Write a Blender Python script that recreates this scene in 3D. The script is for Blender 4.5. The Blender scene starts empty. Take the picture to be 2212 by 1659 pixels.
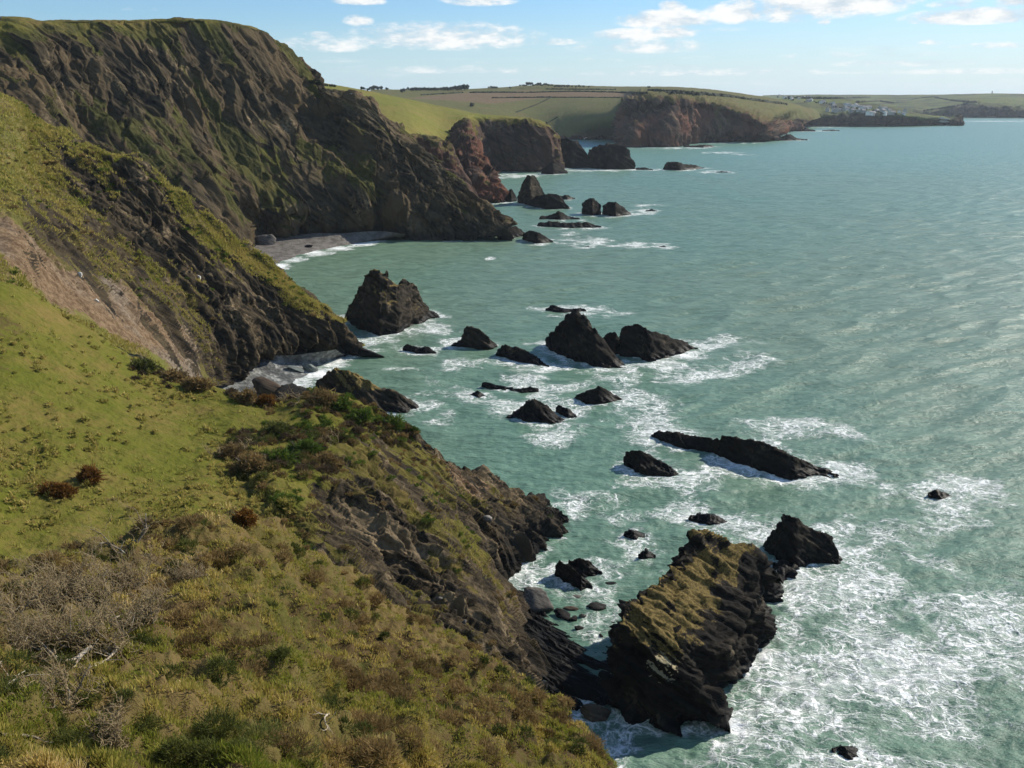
import bpy, math, random
import numpy as np
from mathutils import Vector

random.seed(7)
RNG = np.random.default_rng(11)
scene = bpy.context.scene
COL = scene.collection

# ------------------------------------------------------------------ camera, sky, sun, exposure
PW, PH, FPX, CAMH = 2212.0, 1659.0, 1995.0, 70.0
PITCH = math.atan((PH / 2 - 215.0) / FPX)
cam_data = bpy.data.cameras.new("camera")
cam = bpy.data.objects.new("camera", cam_data)
COL.objects.link(cam)
cam.location = (0, 0, CAMH)
cam.rotation_euler = (math.pi / 2 - PITCH, 0, 0)
cam_data.sensor_width = 36.0
cam_data.lens = 36.0 * FPX / PW
cam_data.clip_start = 0.5
cam_data.clip_end = 60000
scene.camera = cam

SUN_EL = math.radians(33)
SUN_AZ = math.radians(57)          # clockwise from +Y (the way the camera looks)
sun_dir = Vector((math.sin(SUN_AZ) * math.cos(SUN_EL), math.cos(SUN_AZ) * math.cos(SUN_EL), math.sin(SUN_EL)))
sd = bpy.data.lights.new("sun", 'SUN')
sd.energy = 5.0
sd.angle = math.radians(0.55)
sd.color = (1.0, 0.93, 0.80)
sun = bpy.data.objects.new("sun", sd)
COL.objects.link(sun)
sun.rotation_euler = sun_dir.to_track_quat('Z', 'Y').to_euler()
sun.location = (300, 100, 400)

scene.view_settings.view_transform = 'Standard'
scene.view_settings.look = 'None'
scene.view_settings.exposure = 0.42
scene.view_settings.gamma = 1.0


class NT:
    """small helper for writing node trees"""
    def __init__(self, tree):
        self.t = tree
        tree.nodes.clear()

    def n(self, typ, **kw):
        nd = self.t.nodes.new(typ)
        for k, v in kw.items():
            setattr(nd, k, v)
        return nd

    def link(self, a, b):
        self.t.links.new(a, b)

    def put(self, sock, v):
        if isinstance(v, bpy.types.NodeSocket):
            self.link(v, sock)
        elif v is not None:
            if hasattr(sock.default_value, '__len__') and len(sock.default_value) == 4 and len(v) == 3:
                v = (*v, 1)
            sock.default_value = v

    def math(self, op, a, b=None, c=None, clamp=False):
        nd = self.n('ShaderNodeMath', operation=op, use_clamp=clamp)
        for i, v in enumerate((a, b, c)):
            if v is not None:
                self.put(nd.inputs[i], v)
        return nd.outputs[0]

    def vmath(self, op, a, b=None, s=None):
        nd = self.n('ShaderNodeVectorMath', operation=op)
        self.put(nd.inputs[0], a)
        if b is not None:
            self.put(nd.inputs[1], b)
        if s is not None:
            self.put(nd.inputs['Scale'], s)
        return nd.outputs['Value'] if op in ('DOT_PRODUCT', 'LENGTH', 'DISTANCE') else nd.outputs['Vector']

    def mix(self, f, a, b, blend='MIX'):
        nd = self.n('ShaderNodeMix', data_type='RGBA', blend_type=blend)
        self.put(nd.inputs[0], f)
        self.put(nd.inputs[6], a)
        self.put(nd.inputs[7], b)
        return nd.outputs[2]

    def noise(self, vec, scale, detail=4.0, rough=0.55, dist=0.0):
        nd = self.n('ShaderNodeTexNoise')
        self.put(nd.inputs['Vector'], vec)
        nd.inputs['Scale'].default_value = scale
        nd.inputs['Detail'].default_value = detail
        nd.inputs['Roughness'].default_value = rough
        nd.inputs['Distortion'].default_value = dist
        return nd.outputs['Fac']

    def ramp(self, v, a, b, c0=0.0, c1=1.0):
        nd = self.n('ShaderNodeMapRange', interpolation_type='SMOOTHSTEP')
        self.put(nd.inputs[0], v)
        self.put(nd.inputs[1], a)
        self.put(nd.inputs[2], b)
        self.put(nd.inputs[3], c0)
        self.put(nd.inputs[4], c1)
        return nd.outputs[0]

    def attr(self, name):
        return self.n('ShaderNodeAttribute', attribute_name=name).outputs['Fac']


def pix_azel(px, py):
    """direction of a photo pixel as azimuth / elevation (radians)"""
    x, y = px - PW / 2, PH / 2 - py
    f = (math.cos(PITCH), -math.sin(PITCH))
    u = (math.sin(PITCH), math.cos(PITCH))
    Y, Z = f[0] * FPX + u[0] * y, f[1] * FPX + u[1] * y
    return math.atan2(x, Y), math.atan2(Z, math.hypot(x, Y))


world = bpy.data.worlds.new("World")
scene.world = world
world.use_nodes = True
w = NT(world.node_tree)
sky = w.n('ShaderNodeTexSky', sky_type='NISHITA')
sky.sun_disc = False
sky.sun_elevation = SUN_EL
sky.sun_rotation = SUN_AZ
sky.altitude = 70
sky.air_density = 1.0
sky.dust_density = 0.2
sky.ozone_density = 2.0
gen = w.n('ShaderNodeTexCoord').outputs['Generated']
sep = w.n('ShaderNodeSeparateXYZ')
w.link(gen, sep.inputs[0])
az = w.math('ARCTAN2', sep.outputs[0], sep.outputs[1])
el = w.math('ARCSINE', sep.outputs[2])
comb = w.n('ShaderNodeCombineXYZ')
w.link(az, comb.inputs[0])
w.link(w.math('MULTIPLY', el, 2.6), comb.inputs[1])
cuv = comb.outputs[0]
n_big = w.noise(cuv, 26.0, 7.0, 0.62)
n_fine = w.noise(cuv, 95.0, 5.0, 0.6)
nmix = w.math('ADD', w.math('MULTIPLY', n_big, 0.7), w.math('MULTIPLY', n_fine, 0.3))
CLOUDS = [(1800, -12, 150, 62, 1.15), (1690, 22, 60, 26, .8), (1590, 32, 58, 24, .9), (1610, 10, 30, 18, .7), (1440, 45, 82, 20, 1.0),
          (1452, 17, 24, 15, .8), (1365, 78, 75, 14, .75), (1455, 72, 38, 16, .8), (1385, 103, 140, 20, .55), (960, 84, 170, 30, .72),
          (1000, 72, 60, 18, .55), (775, 46, 26, 13, .75), (1035, 2, 62, 14, .8), (775, 4, 46, 9, .85), (690, 100, 110, 20, .5),
          (690, 78, 34, 11, .5), (1195, 92, 52, 9, .55), (2110, 38, 130, 18, 1.0), (2065, 10, 52, 10, .7), (2195, 4, 40, 14, .9),
          (1960, 137, 200, 12, .4), (1800, 120, 130, 9, .33), (2150, 100, 110, 10, .4), (1300, 130, 60, 8, .3), (1705, 40, 60, 16, .6),
          (2010, 92, 26, 7, .5), (300, 20, 40, 9, .3), (1560, 158, 320, 10, .4), (1000, 152, 240, 12, .35), (2100, 155, 200, 9, .4),
          (1780, 48, 16, 9, .6), (1500, 66, 130, 9, .3), (2330, 20, 120, 30, .9), (-150, 60, 120, 30, .8)]
acc = None
for (cx, cy, rx, ry, s) in CLOUDS:
    a0, e0 = pix_azel(cx, cy)
    a1, _ = pix_azel(cx + rx, cy)
    _, e1 = pix_azel(cx, cy - ry)
    rs = 1.25 if s > 0.6 else 1.1
    dx = w.math('MULTIPLY', w.math('SUBTRACT', az, a0), 1.0 / (a1 - a0) / rs)
    dy = w.math('MULTIPLY', w.math('SUBTRACT', el, e0), 1.0 / (e1 - e0) / rs)
    dyn = w.math('MULTIPLY', w.math('MINIMUM', dy, 0.0), 0.55)      # flatter, sharper underside
    dyy = w.math('ADD', dy, dyn)
    r2 = w.math('ADD', w.math('MULTIPLY', dx, dx), w.math('MULTIPLY', dyy, dyy))
    m = w.math('MULTIPLY', w.math('SUBTRACT', 1.0, w.math('MULTIPLY', r2, 0.62)), s)
    acc = m if acc is None else w.math('SMOOTH_MAX', acc, m, 0.15)
acc = w.math('MAXIMUM', acc, 0.0)
cover = w.math('ADD', acc, w.math('MULTIPLY', w.math('SUBTRACT', nmix, 0.5), 2.9))
mask = w.ramp(w.math('MULTIPLY', cover, w.ramp(acc, 0.0, 0.35)), 0.02, 0.85)
# thin streaks low over the horizon
comb2 = w.n('ShaderNodeCombineXYZ')
w.link(az, comb2.inputs[0])
w.link(w.math('MULTIPLY', el, 11.0), comb2.inputs[1])
st = w.noise(comb2.outputs[0], 9.0, 6.0, 0.6)
streak = w.math('MULTIPLY', w.ramp(st, 0.52, 0.74), w.math('MULTIPLY', w.ramp(el, 0.075, 0.03), w.ramp(el, 0.005, 0.022)))
mask = w.math('MAXIMUM', mask, w.math('MULTIPLY', streak, 0.5))
bg = w.n('ShaderNodeBackground')
w.link(w.vmath('MULTIPLY', sky.outputs[0], (0.72, 0.97, 1.25)), bg.inputs[0])
bg.inputs[1].default_value = 0.080
bgv = w.n('ShaderNodeBackground')                  # pale hazy air low in the sky, whiter towards the sun
w.link(w.mix(w.ramp(az, -0.5, 0.6), (0.57, 0.78, 0.90), (0.78, 0.90, 0.93)), bgv.inputs[0])
bgv.inputs[1].default_value = 0.71
veil = w.math('MULTIPLY', w.ramp(el, w.math('ADD', 0.10, w.math('MULTIPLY', az, 0.05)), -0.012), 0.92)
bgc = w.n('ShaderNodeBackground')
shade = w.mix(w.ramp(n_big, 0.36, 0.60), (0.60, 0.70, 0.78), (0.95, 0.96, 0.95))
w.link(shade, bgc.inputs[0])
bgc.inputs[1].default_value = 0.80
mixv = w.n('ShaderNodeMixShader')
w.link(veil, mixv.inputs[0])
w.link(bg.outputs[0], mixv.inputs[1])
w.link(bgv.outputs[0], mixv.inputs[2])
mixs = w.n('ShaderNodeMixShader')
w.link(mask, mixs.inputs[0])
w.link(mixv.outputs[0], mixs.inputs[1])
w.link(bgc.outputs[0], mixs.inputs[2])
wo = w.n('ShaderNodeOutputWorld')
w.link(mixs.outputs[0], wo.inputs[0])


# ------------------------------------------------------------------ geometry helpers
CP, SP = math.cos(PITCH), math.sin(PITCH)


def ray(px, py):
    x, y = px - PW / 2, PH / 2 - py
    return np.array((x, FPX * CP + y * SP, -FPX * SP + y * CP))


def P(px, py, d):
    r = ray(px, py)
    return r * (d / math.hypot(r[0], r[1])) + (0, 0, CAMH)


def S(px, py, z=0.0):
    r = ray(px, py)
    return r * ((z - CAMH) / r[2]) + (0, 0, CAMH)


def project(p):
    q = p - np.array((0, 0, CAMH))
    dep = np.maximum(q[..., 1] * CP - q[..., 2] * SP, 1.0)
    return np.stack((PW / 2 + FPX * q[..., 0] / dep, PH / 2 - FPX * (q[..., 1] * SP + q[..., 2] * CP) / dep), -1)


def _hash(i, j, k):
    h = (i * np.uint32(374761393) + j * np.uint32(668265263) + k * np.uint32(2147483647 - 58)).astype(np.uint32)
    h = (h ^ (h >> np.uint32(13))) * np.uint32(1274126177)
    h = h ^ (h >> np.uint32(16))
    return h


_G = RNG.normal(size=(256, 3)).astype(np.float32)
_G /= np.linalg.norm(_G, axis=1)[:, None]


def gnoise(p, seed=0):
    """3-D gradient noise, about -1..1"""
    p = p.astype(np.float32) + np.float32(seed * 17.31 + 1000.0)
    i = np.floor(p)
    f = p - i
    i = i.astype(np.int64).astype(np.uint32)
    u = f * f * f * (f * (f * 6 - 15) + 10)
    out = np.zeros(p.shape[:-1], np.float32)
    for dx in (0, 1):
        wx = u[..., 0] if dx else 1 - u[..., 0]
        for dy in (0, 1):
            wy = u[..., 1] if dy else 1 - u[..., 1]
            for dz in (0, 1):
                wz = u[..., 2] if dz else 1 - u[..., 2]
                g = _G[_hash(i[..., 0] + np.uint32(dx), i[..., 1] + np.uint32(dy), i[..., 2] + np.uint32(dz)) & np.uint32(255)]
                out += wx * wy * wz * (g[..., 0] * (f[..., 0] - dx) + g[..., 1] * (f[..., 1] - dy) + g[..., 2] * (f[..., 2] - dz))
    return out * 1.6


def fbm(p, octs=4, gain=0.5, seed=0):
    a, s, out = 1.0, 0.0, 0
    for o in range(octs):
        out = out + a * gnoise(p * (2.03 ** o), seed + o)
        s += a
        a *= gain
    return out / s


def ridged(p, octs=4, gain=0.5, seed=0):
    """sharp crests at 1, round hollows below 0"""
    a, s, out = 1.0, 0.0, 0
    for o in range(octs):
        out = out + a * (1 - 2 * np.abs(gnoise(p * (2.03 ** o), seed + o)))
        s += a
        a *= gain
    return out / s


def facets(p, seed=0, tilt=1.0):
    """broken-rock relief: nearest of scattered seeds gives each block its own height and tilt"""
    p = p.astype(np.float32) + np.float32(seed * 7.77 + 500.0)
    i0 = np.floor(p).astype(np.int64)
    best = np.full(p.shape[:-1], 9.0, np.float32)
    out = np.zeros(p.shape[:-1], np.float32)
    for dx in (-1, 0, 1):
        for dy in (-1, 0, 1):
            for dz in (-1, 0, 1):
                c = i0 + np.array((dx, dy, dz))
                cu = c.astype(np.uint32)
                h = _hash(cu[..., 0], cu[..., 1], cu[..., 2] + np.uint32(seed))
                j = np.stack(((h & np.uint32(255)), (h >> np.uint32(8)) & np.uint32(255), (h >> np.uint32(16)) & np.uint32(255)), -1).astype(np.float32) / 255.0
                dv = p - (c + 0.15 + 0.7 * j).astype(np.float32)
                d2 = (dv * dv).sum(-1)
                g = _G[(h >> np.uint32(24)) & np.uint32(255)]
                v = (j[..., 0] - 0.5) + tilt * (dv * g).sum(-1)
                m = d2 < best
                best = np.where(m, d2, best)
                out = np.where(m, v, out)
    return out


def sstep(a, b, x):
    t = np.clip((x - a) / (b - a), 0, 1)
    return t * t * (3 - 2 * t)


def squash(p, direction, k):
    """stretch noise along a direction (k < 1)"""
    d = np.array(direction, float)
    d /= np.linalg.norm(d)
    a = p @ d
    return p - np.outer(a.ravel(), d * (1 - k)).reshape(p.shape)


def resample(ctrl, ts):
    """Catmull-Rom through ctrl (n, ...) at fractional indices ts"""
    n = len(ctrl)
    i1 = np.clip(np.floor(ts).astype(int), 0, n - 2)
    t = (ts - i1).reshape((-1,) + (1,) * (ctrl.ndim - 1))
    p1, p2 = ctrl[i1], ctrl[i1 + 1]
    p0 = np.where((i1 > 0).reshape(t.shape), ctrl[np.maximum(i1 - 1, 0)], 2 * p1 - p2)
    p3 = np.where((i1 < n - 2).reshape(t.shape), ctrl[np.minimum(i1 + 2, n - 1)], 2 * p2 - p1)
    return 0.5 * (2 * p1 + (p2 - p0) * t + (2 * p0 - 5 * p1 + 4 * p2 - p3) * t * t + (3 * p1 - p0 - 3 * p2 + p3) * t ** 3)


def spans(ctrl_px, step, lo, hi):
    """fractional indices so that neighbouring samples are about `step` photo pixels apart"""
    L = np.linalg.norm(np.diff(ctrl_px, axis=1), axis=-1)          # (m, n-1)
    L = np.clip(np.minimum(np.percentile(L, 65, axis=0), 900), 6, None)
    tot = L.sum()
    n = int(np.clip(tot / step, lo, hi))
    ts = []
    for i, l in enumerate(L):
        k = max(2, int(round(n * l / tot)))
        ts.append(i + np.arange(k) / k)
    ts.append([len(L)])
    return np.concatenate(ts)


def sections(secs):
    """photo control points -> array (nsec, npt, 3+2): x y z rock scar"""
    out = []
    for sec in secs:
        row = []
        for c in sec:
            if c[0] == 'b':
                q = row[-1]
                h = q[:2] / np.linalg.norm(q[:2])
                p = np.array((q[0] + h[0] * c[1], q[1] + h[1] * c[1], q[2] + c[2]))
                r, s = (c[3] if len(c) > 3 else q[3]), 0
            else:
                p = S(c[0], c[1], -0.6) if c[2] is None else P(*c[:3])
                r = c[3] if len(c) > 3 else 0
                s = c[4] if len(c) > 4 else 0
            row.append(np.array((*p, r, s)))
        out.append(row)
    return np.array(out)


def grid_normals(p):
    du, dv = np.gradient(p, axis=0), np.gradient(p, axis=1)
    n = np.cross(du, dv)
    n /= np.linalg.norm(n, axis=-1)[..., None] + 1e-9
    return n


def mesh_obj(name, verts, faces_flat, nper, mats, attrs=None, smooth=True, parent=None, mat_idx=None):
    me = bpy.data.meshes.new(name)
    verts = np.asarray(verts, np.float32).reshape(-1, 3)
    faces_flat = np.asarray(faces_flat, np.int32).ravel()
    nf = len(faces_flat) // nper
    me.vertices.add(len(verts))
    me.vertices.foreach_set('co', verts.ravel())
    me.loops.add(len(faces_flat))
    me.loops.foreach_set('vertex_index', faces_flat)
    me.polygons.add(nf)
    me.polygons.foreach_set('loop_start', np.arange(0, nf * nper, nper, dtype=np.int32))
    me.polygons.foreach_set('use_smooth', np.full(nf, smooth))
    if mat_idx is not None:
        me.polygons.foreach_set('material_index', np.asarray(mat_idx, np.int32))
    me.update(calc_edges=True)
    for k, v in (attrs or {}).items():
        a = me.attributes.new(k, 'FLOAT', 'POINT')
        a.data.foreach_set('value', np.asarray(v, np.float32).ravel())
    for m in (mats if isinstance(mats, (list, tuple)) else [mats]):
        me.materials.append(m)
    o = bpy.data.objects.new(name, me)
    COL.objects.link(o)
    if parent is not None:
        o.parent = parent
    return o


def grid_faces(nu, nv, flip=False):
    i = np.arange(nu * nv).reshape(nu, nv)
    a, b, c, d = i[:-1, :-1], i[1:, :-1], i[1:, 1:], i[:-1, 1:]
    f = np.stack((a, b, c, d) if not flip else (a, d, c, b), -1)
    return f.reshape(-1, 4)


def tag(o, label=None, cat=None, group=None, kind=None):
    for k, v in (('label', label), ('category', cat), ('group', group), ('kind', kind)):
        if v:
            o[k] = v
    return o


# ------------------------------------------------------------------ materials
def new_mat(name):
    m = bpy.data.materials.new(name)
    m.use_nodes = True
    return m, NT(m.node_tree)


def finish(t, color, rough=0.85, bump=None, bstr=0.5, bdist=0.3, spec=0.25, normal=None):
    p = t.n('ShaderNodeBsdfPrincipled')
    t.put(p.inputs['Base Color'], color)
    t.put(p.inputs['Roughness'], rough)
    t.put(p.inputs['Specular IOR Level'], spec)
    if bump is not None:
        b = t.n('ShaderNodeBump')
        b.inputs['Strength'].default_value = bstr
        b.inputs['Distance'].default_value = bdist
        t.link(bump, b.inputs['Height'])
        t.link(b.outputs[0], p.inputs['Normal'])
    o = t.n('ShaderNodeOutputMaterial')
    t.link(p.outputs[0], o.inputs[0])
    return p


def rock_color(t, pos, sc, dark, mid, pale, bed, tint=None, edge=False):
    """layered rock: streaks along the bedding, lichen and pale scars"""
    mp = t.n('ShaderNodeMapping', vector_type='TEXTURE')
    t.link(pos, mp.inputs['Vector'])
    mp.inputs['Rotation'].default_value = bed
    mp.inputs['Scale'].default_value = (6.0, 2.0, 0.55)
    n1 = t.noise(mp.outputs[0], 0.55 / sc, 6.0, 0.62)
    n2 = t.noise(pos, 0.16 / sc, 5.0, 0.6)
    n3 = t.noise(pos, 1.4 / sc, 4.0, 0.65)
    c = t.mix(t.ramp(n1, 0.32, 0.66), dark, mid)
    c = t.mix(t.math('MULTIPLY', t.ramp(n2, 0.52, 0.72), t.ramp(n3, 0.4, 0.62)), c, pale)
    if edge:          # sunlit edges painted into the rock colour along the slab lips
        c = t.mix(t.math('MULTIPLY', t.ramp(t.math('ADD', t.attr('edge'), t.math('MULTIPLY', t.math('SUBTRACT', n3, 0.5), 1.2)), 0.45, 0.95), 0.5), c, pale)
    if tint is not None:
        c = t.mix(t.math('MULTIPLY', t.ramp(t.noise(pos, 0.07 / sc, 5.0, 0.6), 0.42, 0.62), 0.85), c, tint)
    bump = t.math('ADD', t.math('MULTIPLY', n1, 0.8), t.math('MULTIPLY', n3, 0.35))
    return c, bump


def terrain_mat(name, sc=1.0, green=(0.135, 0.150, 0.030), tan=(0.20, 0.145, 0.058), scrub=(0.085, 0.058, 0.024),
                dark=(0.013, 0.0115, 0.0105), mid=(0.060, 0.046, 0.028), pale=(0.22, 0.165, 0.10), tint=None, tan_lo=0.40, tan_hi=0.66,
                bed=(0.0, 0.6, 0.3), scrub_lo=0.56, bstr=0.6, wet_h=3.2):
    m, t = new_mat(name)
    pos = t.n('ShaderNodeNewGeometry').outputs['Position']
    rc, rb = rock_color(t, pos, sc, dark, mid, pale, bed, tint, True)
    g1 = t.noise(pos, 0.09 / sc, 6.0, 0.62)
    g2 = t.noise(pos, 0.75 / sc, 5.0, 0.7)
    g3 = t.noise(pos, 0.045 / sc, 5.0, 0.6, 0.6)
    gg = t.math('ADD', t.math('MULTIPLY', g1, 0.6), t.math('MULTIPLY', g2, 0.4))
    gc = t.mix(t.ramp(t.math('ADD', gg, t.math('MULTIPLY', t.attr('dry'), 0.25)), tan_lo, tan_hi), green, tan)
    gc = t.mix(t.math('MULTIPLY', t.ramp(g2, 0.46, 0.30), 0.55), gc, (0.045, 0.05, 0.014))
    sm = t.math('ADD', t.ramp(t.math('ADD', g3, t.math('MULTIPLY', t.math('SUBTRACT', g2, 0.5), 0.35)), scrub_lo, scrub_lo + 0.08), t.attr('scrub'), clamp=True)
    sc2 = t.mix(t.ramp(g2, 0.35, 0.65), tuple(c * 0.55 for c in scrub), tuple(c * 1.35 for c in scrub))
    gc = t.mix(t.math('MULTIPLY', sm, 0.85), gc, sc2)
    gc = t.mix(t.attr('plough'), gc, t.mix(t.ramp(g2, 0.3, 0.7), (0.120, 0.083, 0.048), (0.165, 0.118, 0.068)))
    # broken ground: bare red-brown earth and shale
    e1 = t.noise(pos, 0.9, 8.0, 0.72)
    ec = t.mix(t.ramp(e1, 0.36, 0.64), (0.085, 0.053, 0.031), (0.19, 0.132, 0.080))
    ec = t.mix(t.math('MULTIPLY', t.ramp(g3, 0.42, 0.60), 0.7), ec, t.mix(t.ramp(e1, 0.4, 0.6), (0.11, 0.09, 0.07), (0.21, 0.18, 0.145)))
    sm_ = t.ramp(t.math('ADD', t.attr('scar'), t.math('ADD', t.math('MULTIPLY', t.math('SUBTRACT', g2, 0.5), 0.5), t.math('MULTIPLY', t.math('SUBTRACT', g1, 0.5), 1.3))), 0.46, 0.58)
    gc = t.mix(sm_, gc, ec)
    rk = t.ramp(t.math('ADD', t.attr('rock'), t.math('MULTIPLY', t.math('SUBTRACT', g2, 0.5), 0.9)), 0.38, 0.62)
    c = t.mix(rk, gc, rc)
    # wet weed-black band above the tide line
    z = t.n('ShaderNodeSeparateXYZ')
    t.link(pos, z.inputs[0])
    wet = t.ramp(t.math('ADD', z.outputs[2], t.math('MULTIPLY', t.math('SUBTRACT', g1, 0.5), 5.0)), wet_h, wet_h * 0.25)
    c = t.mix(t.math('MULTIPLY', wet, 0.75), c, (0.016, 0.016, 0.016))
    bump = t.math('ADD', t.math('MULTIPLY', g2, t.math('SUBTRACT', 1.0, rk)), t.math('MULTIPLY', rb, rk))
    finish(t, c, 0.95, bump, bstr, 0.9 * sc, 0.05)
    return m


def stack_mat(name, sc=1.0, top=(0.125, 0.092, 0.032), rock=((0.0035, 0.0034, 0.0034), (0.021, 0.0175, 0.0135), (0.095, 0.076, 0.05))):
    """black sea-worn slate with ochre turf and lichen on upward faces"""
    m, t = new_mat(name)
    geo = t.n('ShaderNodeNewGeometry')
    pos = geo.outputs['Position']
    rc, rb = rock_color(t, pos, sc, *rock, (0.0, 0.6, 0.3))
    n = t.noise(pos, 0.9 / sc, 5.0, 0.65)
    tc = t.mix(t.ramp(t.noise(pos, 3.2 / sc, 6.0, 0.75), 0.34, 0.66), tuple(c * 0.38 for c in top), tuple(c * 1.45 for c in top))
    tm = t.ramp(t.math('ADD', t.attr('turf'), t.math('MULTIPLY', t.math('SUBTRACT', n, 0.5), 1.9)), 0.42, 0.66)
    c = t.mix(tm, rc, tc)
    c = t.mix(t.ramp(t.math('ADD', t.attr('ledge'), t.math('MULTIPLY', t.math('SUBTRACT', t.noise(pos, 1.7, 3.0, 0.6), 0.5), 1.8)), 0.50, 0.60), c, (0.30, 0.25, 0.15))
    z = t.n('ShaderNodeSeparateXYZ')
    t.link(pos, z.inputs[0])
    wet = t.ramp(t.math('ADD', z.outputs[2], t.math('MULTIPLY', t.math('SUBTRACT', n, 0.5), 3.0)), 3.0, 0.5)
    c = t.mix(t.math('MULTIPLY', wet, 0.8), c, (0.004, 0.004, 0.0045))
    r = t.ramp(wet, 0.0, 1.0, 0.9, 0.5)
    finish(t, c, r, rb, 0.8, 0.5 * sc, 0.08)
    return m


# ------------------------------------------------------------------ terrain patches
TERRAIN = {}


def patch(name, secs, mat, amp=3.0, wl=14.0, rib=(0.45, -0.25, -0.75), stretch=0.22, grass_amp=0.35, grass_wl=5.0, step=2.6, maxn=700,
          rock_bias=0.0, seed=0, fine=1.0, scrub_fn=None, dry=0.0, objname=None, slope_rock=0.35, saw=None, paint=None, blocks=1.0, macro=2.0, push=0.0):
    ctrl = sections(secs)
    px = project(ctrl[..., :3])
    px = np.clip(px, (-400, -200), (2700, 2200))
    tv = spans(px, step, 20, maxn)
    tu = spans(np.swapaxes(px, 0, 1), step, 20, maxn)
    g = resample(np.swapaxes(resample(np.swapaxes(ctrl, 0, 1), tv), 0, 1), tu)        # (nu, nv, 5)
    p = g[..., :3].astype(np.float64)
    rock, scar = np.clip(g[..., 3], 0, 1), np.clip(g[..., 4], 0, 1)
    nrm = grid_normals(p)
    if nrm[..., 2].mean() < 0:
        nrm = -nrm
        flip = True
    else:
        flip = False
    sh = p.shape[:2]
    flat = p.reshape(-1, 3)
    q = squash(flat, rib, stretch)
    warp = np.stack([fbm(flat / (wl * 1.7), 2, seed=seed + 30 + i) for i in range(3)], -1) * wl * 0.35
    q2 = q + warp
    rid = ridged(q2 / wl, 5, 0.52, seed)
    gully = fbm(q2 / (wl * 2.3), 3, 0.5, seed + 9)
    mask = np.clip(rock.ravel() * 1.0, 0.0, 1)
    base_z = flat[:, 2].copy()
    d = amp * (0.75 * rid + 0.9 * gully - 0.15) * (0.12 + 0.88 * mask)
    # tilted beds: each slab rises gently to the right and breaks off sharply there
    mn = nrm.reshape(-1, 3).mean(0)
    nb = np.cross(np.array(rib, float), mn)
    nb /= np.linalg.norm(nb)
    if nb[0] < 0:
        nb = -nb
    sw, sa = saw or (wl * 0.6, amp * 0.32)
    keep = sstep(-0.35, 0.25, fbm(q / (wl * 1.3), 3, seed=seed + 40))
    edge = np.zeros(len(flat))
    for k, (m, a) in enumerate(((1.0, 1.0), (2.6, 0.5), (0.30, macro))):
        ph = flat @ nb * (m / sw) + 0.9 * fbm(squash(flat, rib, 0.10) / (sw * 2.2 / m), 2, 0.5, seed=seed + 50 + k)
        fr = ph - np.floor(ph)
        cid = np.floor(ph)
        rnd = np.mod(np.sin(cid * 12.9898 + seed) * 43758.5453, 1.0)
        along = flat @ (np.array(rib) / np.linalg.norm(rib))
        part = gnoise(np.stack((along / (sw * 2.6 / m), cid * 7.31, np.full_like(along, seed + 3.7)), -1), seed + 60)
        ca = np.clip(0.25 + 1.1 * rnd, 0.3, 1.3) * sstep(-0.30, 0.12, part)
        d += sa * a * ca * mask * keep * (np.where(fr < 0.78, fr / 0.78, (1 - fr) / 0.22) - 0.4)
        edge = np.maximum(edge, min(a, 1.0) * ca * sstep(0.64, 0.82, fr))
    rk_i = np.flatnonzero(mask > 0.04)
    qf = squash(flat[rk_i], rib, 0.30) + warp[rk_i] * 0.5
    fx = 0.62 * facets(qf / (sw * 0.85), seed + 1) + 0.38 * facets(qf / (sw * 0.36), seed + 2)
    d[rk_i] += blocks * sw * 0.42 * fx * np.minimum(mask[rk_i] * 1.3, 1)
    d += push * mask
    d += grass_amp * (fbm(flat / grass_wl, 4, 0.55, seed + 3)) * (1 - 0.5 * mask)
    d += fine * mask * sw * 0.16 * (ridged(squash(flat, rib, 0.22) / (sw * 0.45), 4, 0.62, seed + 5) - 0.2)
    out = flat + nrm.reshape(-1, 3) * d[:, None]
    p2 = out.reshape(*sh, 3)
    n2 = grid_normals(p2)
    if flip:
        n2 = -n2
    slope = 1 - np.clip(n2[..., 2], 0, 1).ravel()
    br = fbm((squash(flat, rib, 0.12) + warp * 0.6) / (wl * 0.5), 4, 0.6, seed + 15)
    rk = mask * 1.05 - 0.25 + 0.75 * br - 0.30 * rid * mask + slope_rock * (slope - 0.35) + rock_bias - 0.22 * edge * mask
    rk = sstep(0.12, 0.55, rk) * (mask > 0.02)
    sb = 0.75 * sstep(0.15, 0.55, mask + 0.35 * fbm(flat / (wl * 0.8), 3, seed=seed + 70))     # bracken and dead stalks cling to the broken ground
    attrs = dict(edge=edge * mask, rock=rk, scar=scar.ravel(), scrub=sb, dry=np.full(len(out), dry))
    if paint is not None:
        attrs['plough'] = paint(out)
    o = mesh_obj(objname or name, out, grid_faces(*sh, flip), 4, mat, attrs)
    tag(o, kind='structure')
    TERRAIN[name] = o
    return o


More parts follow.
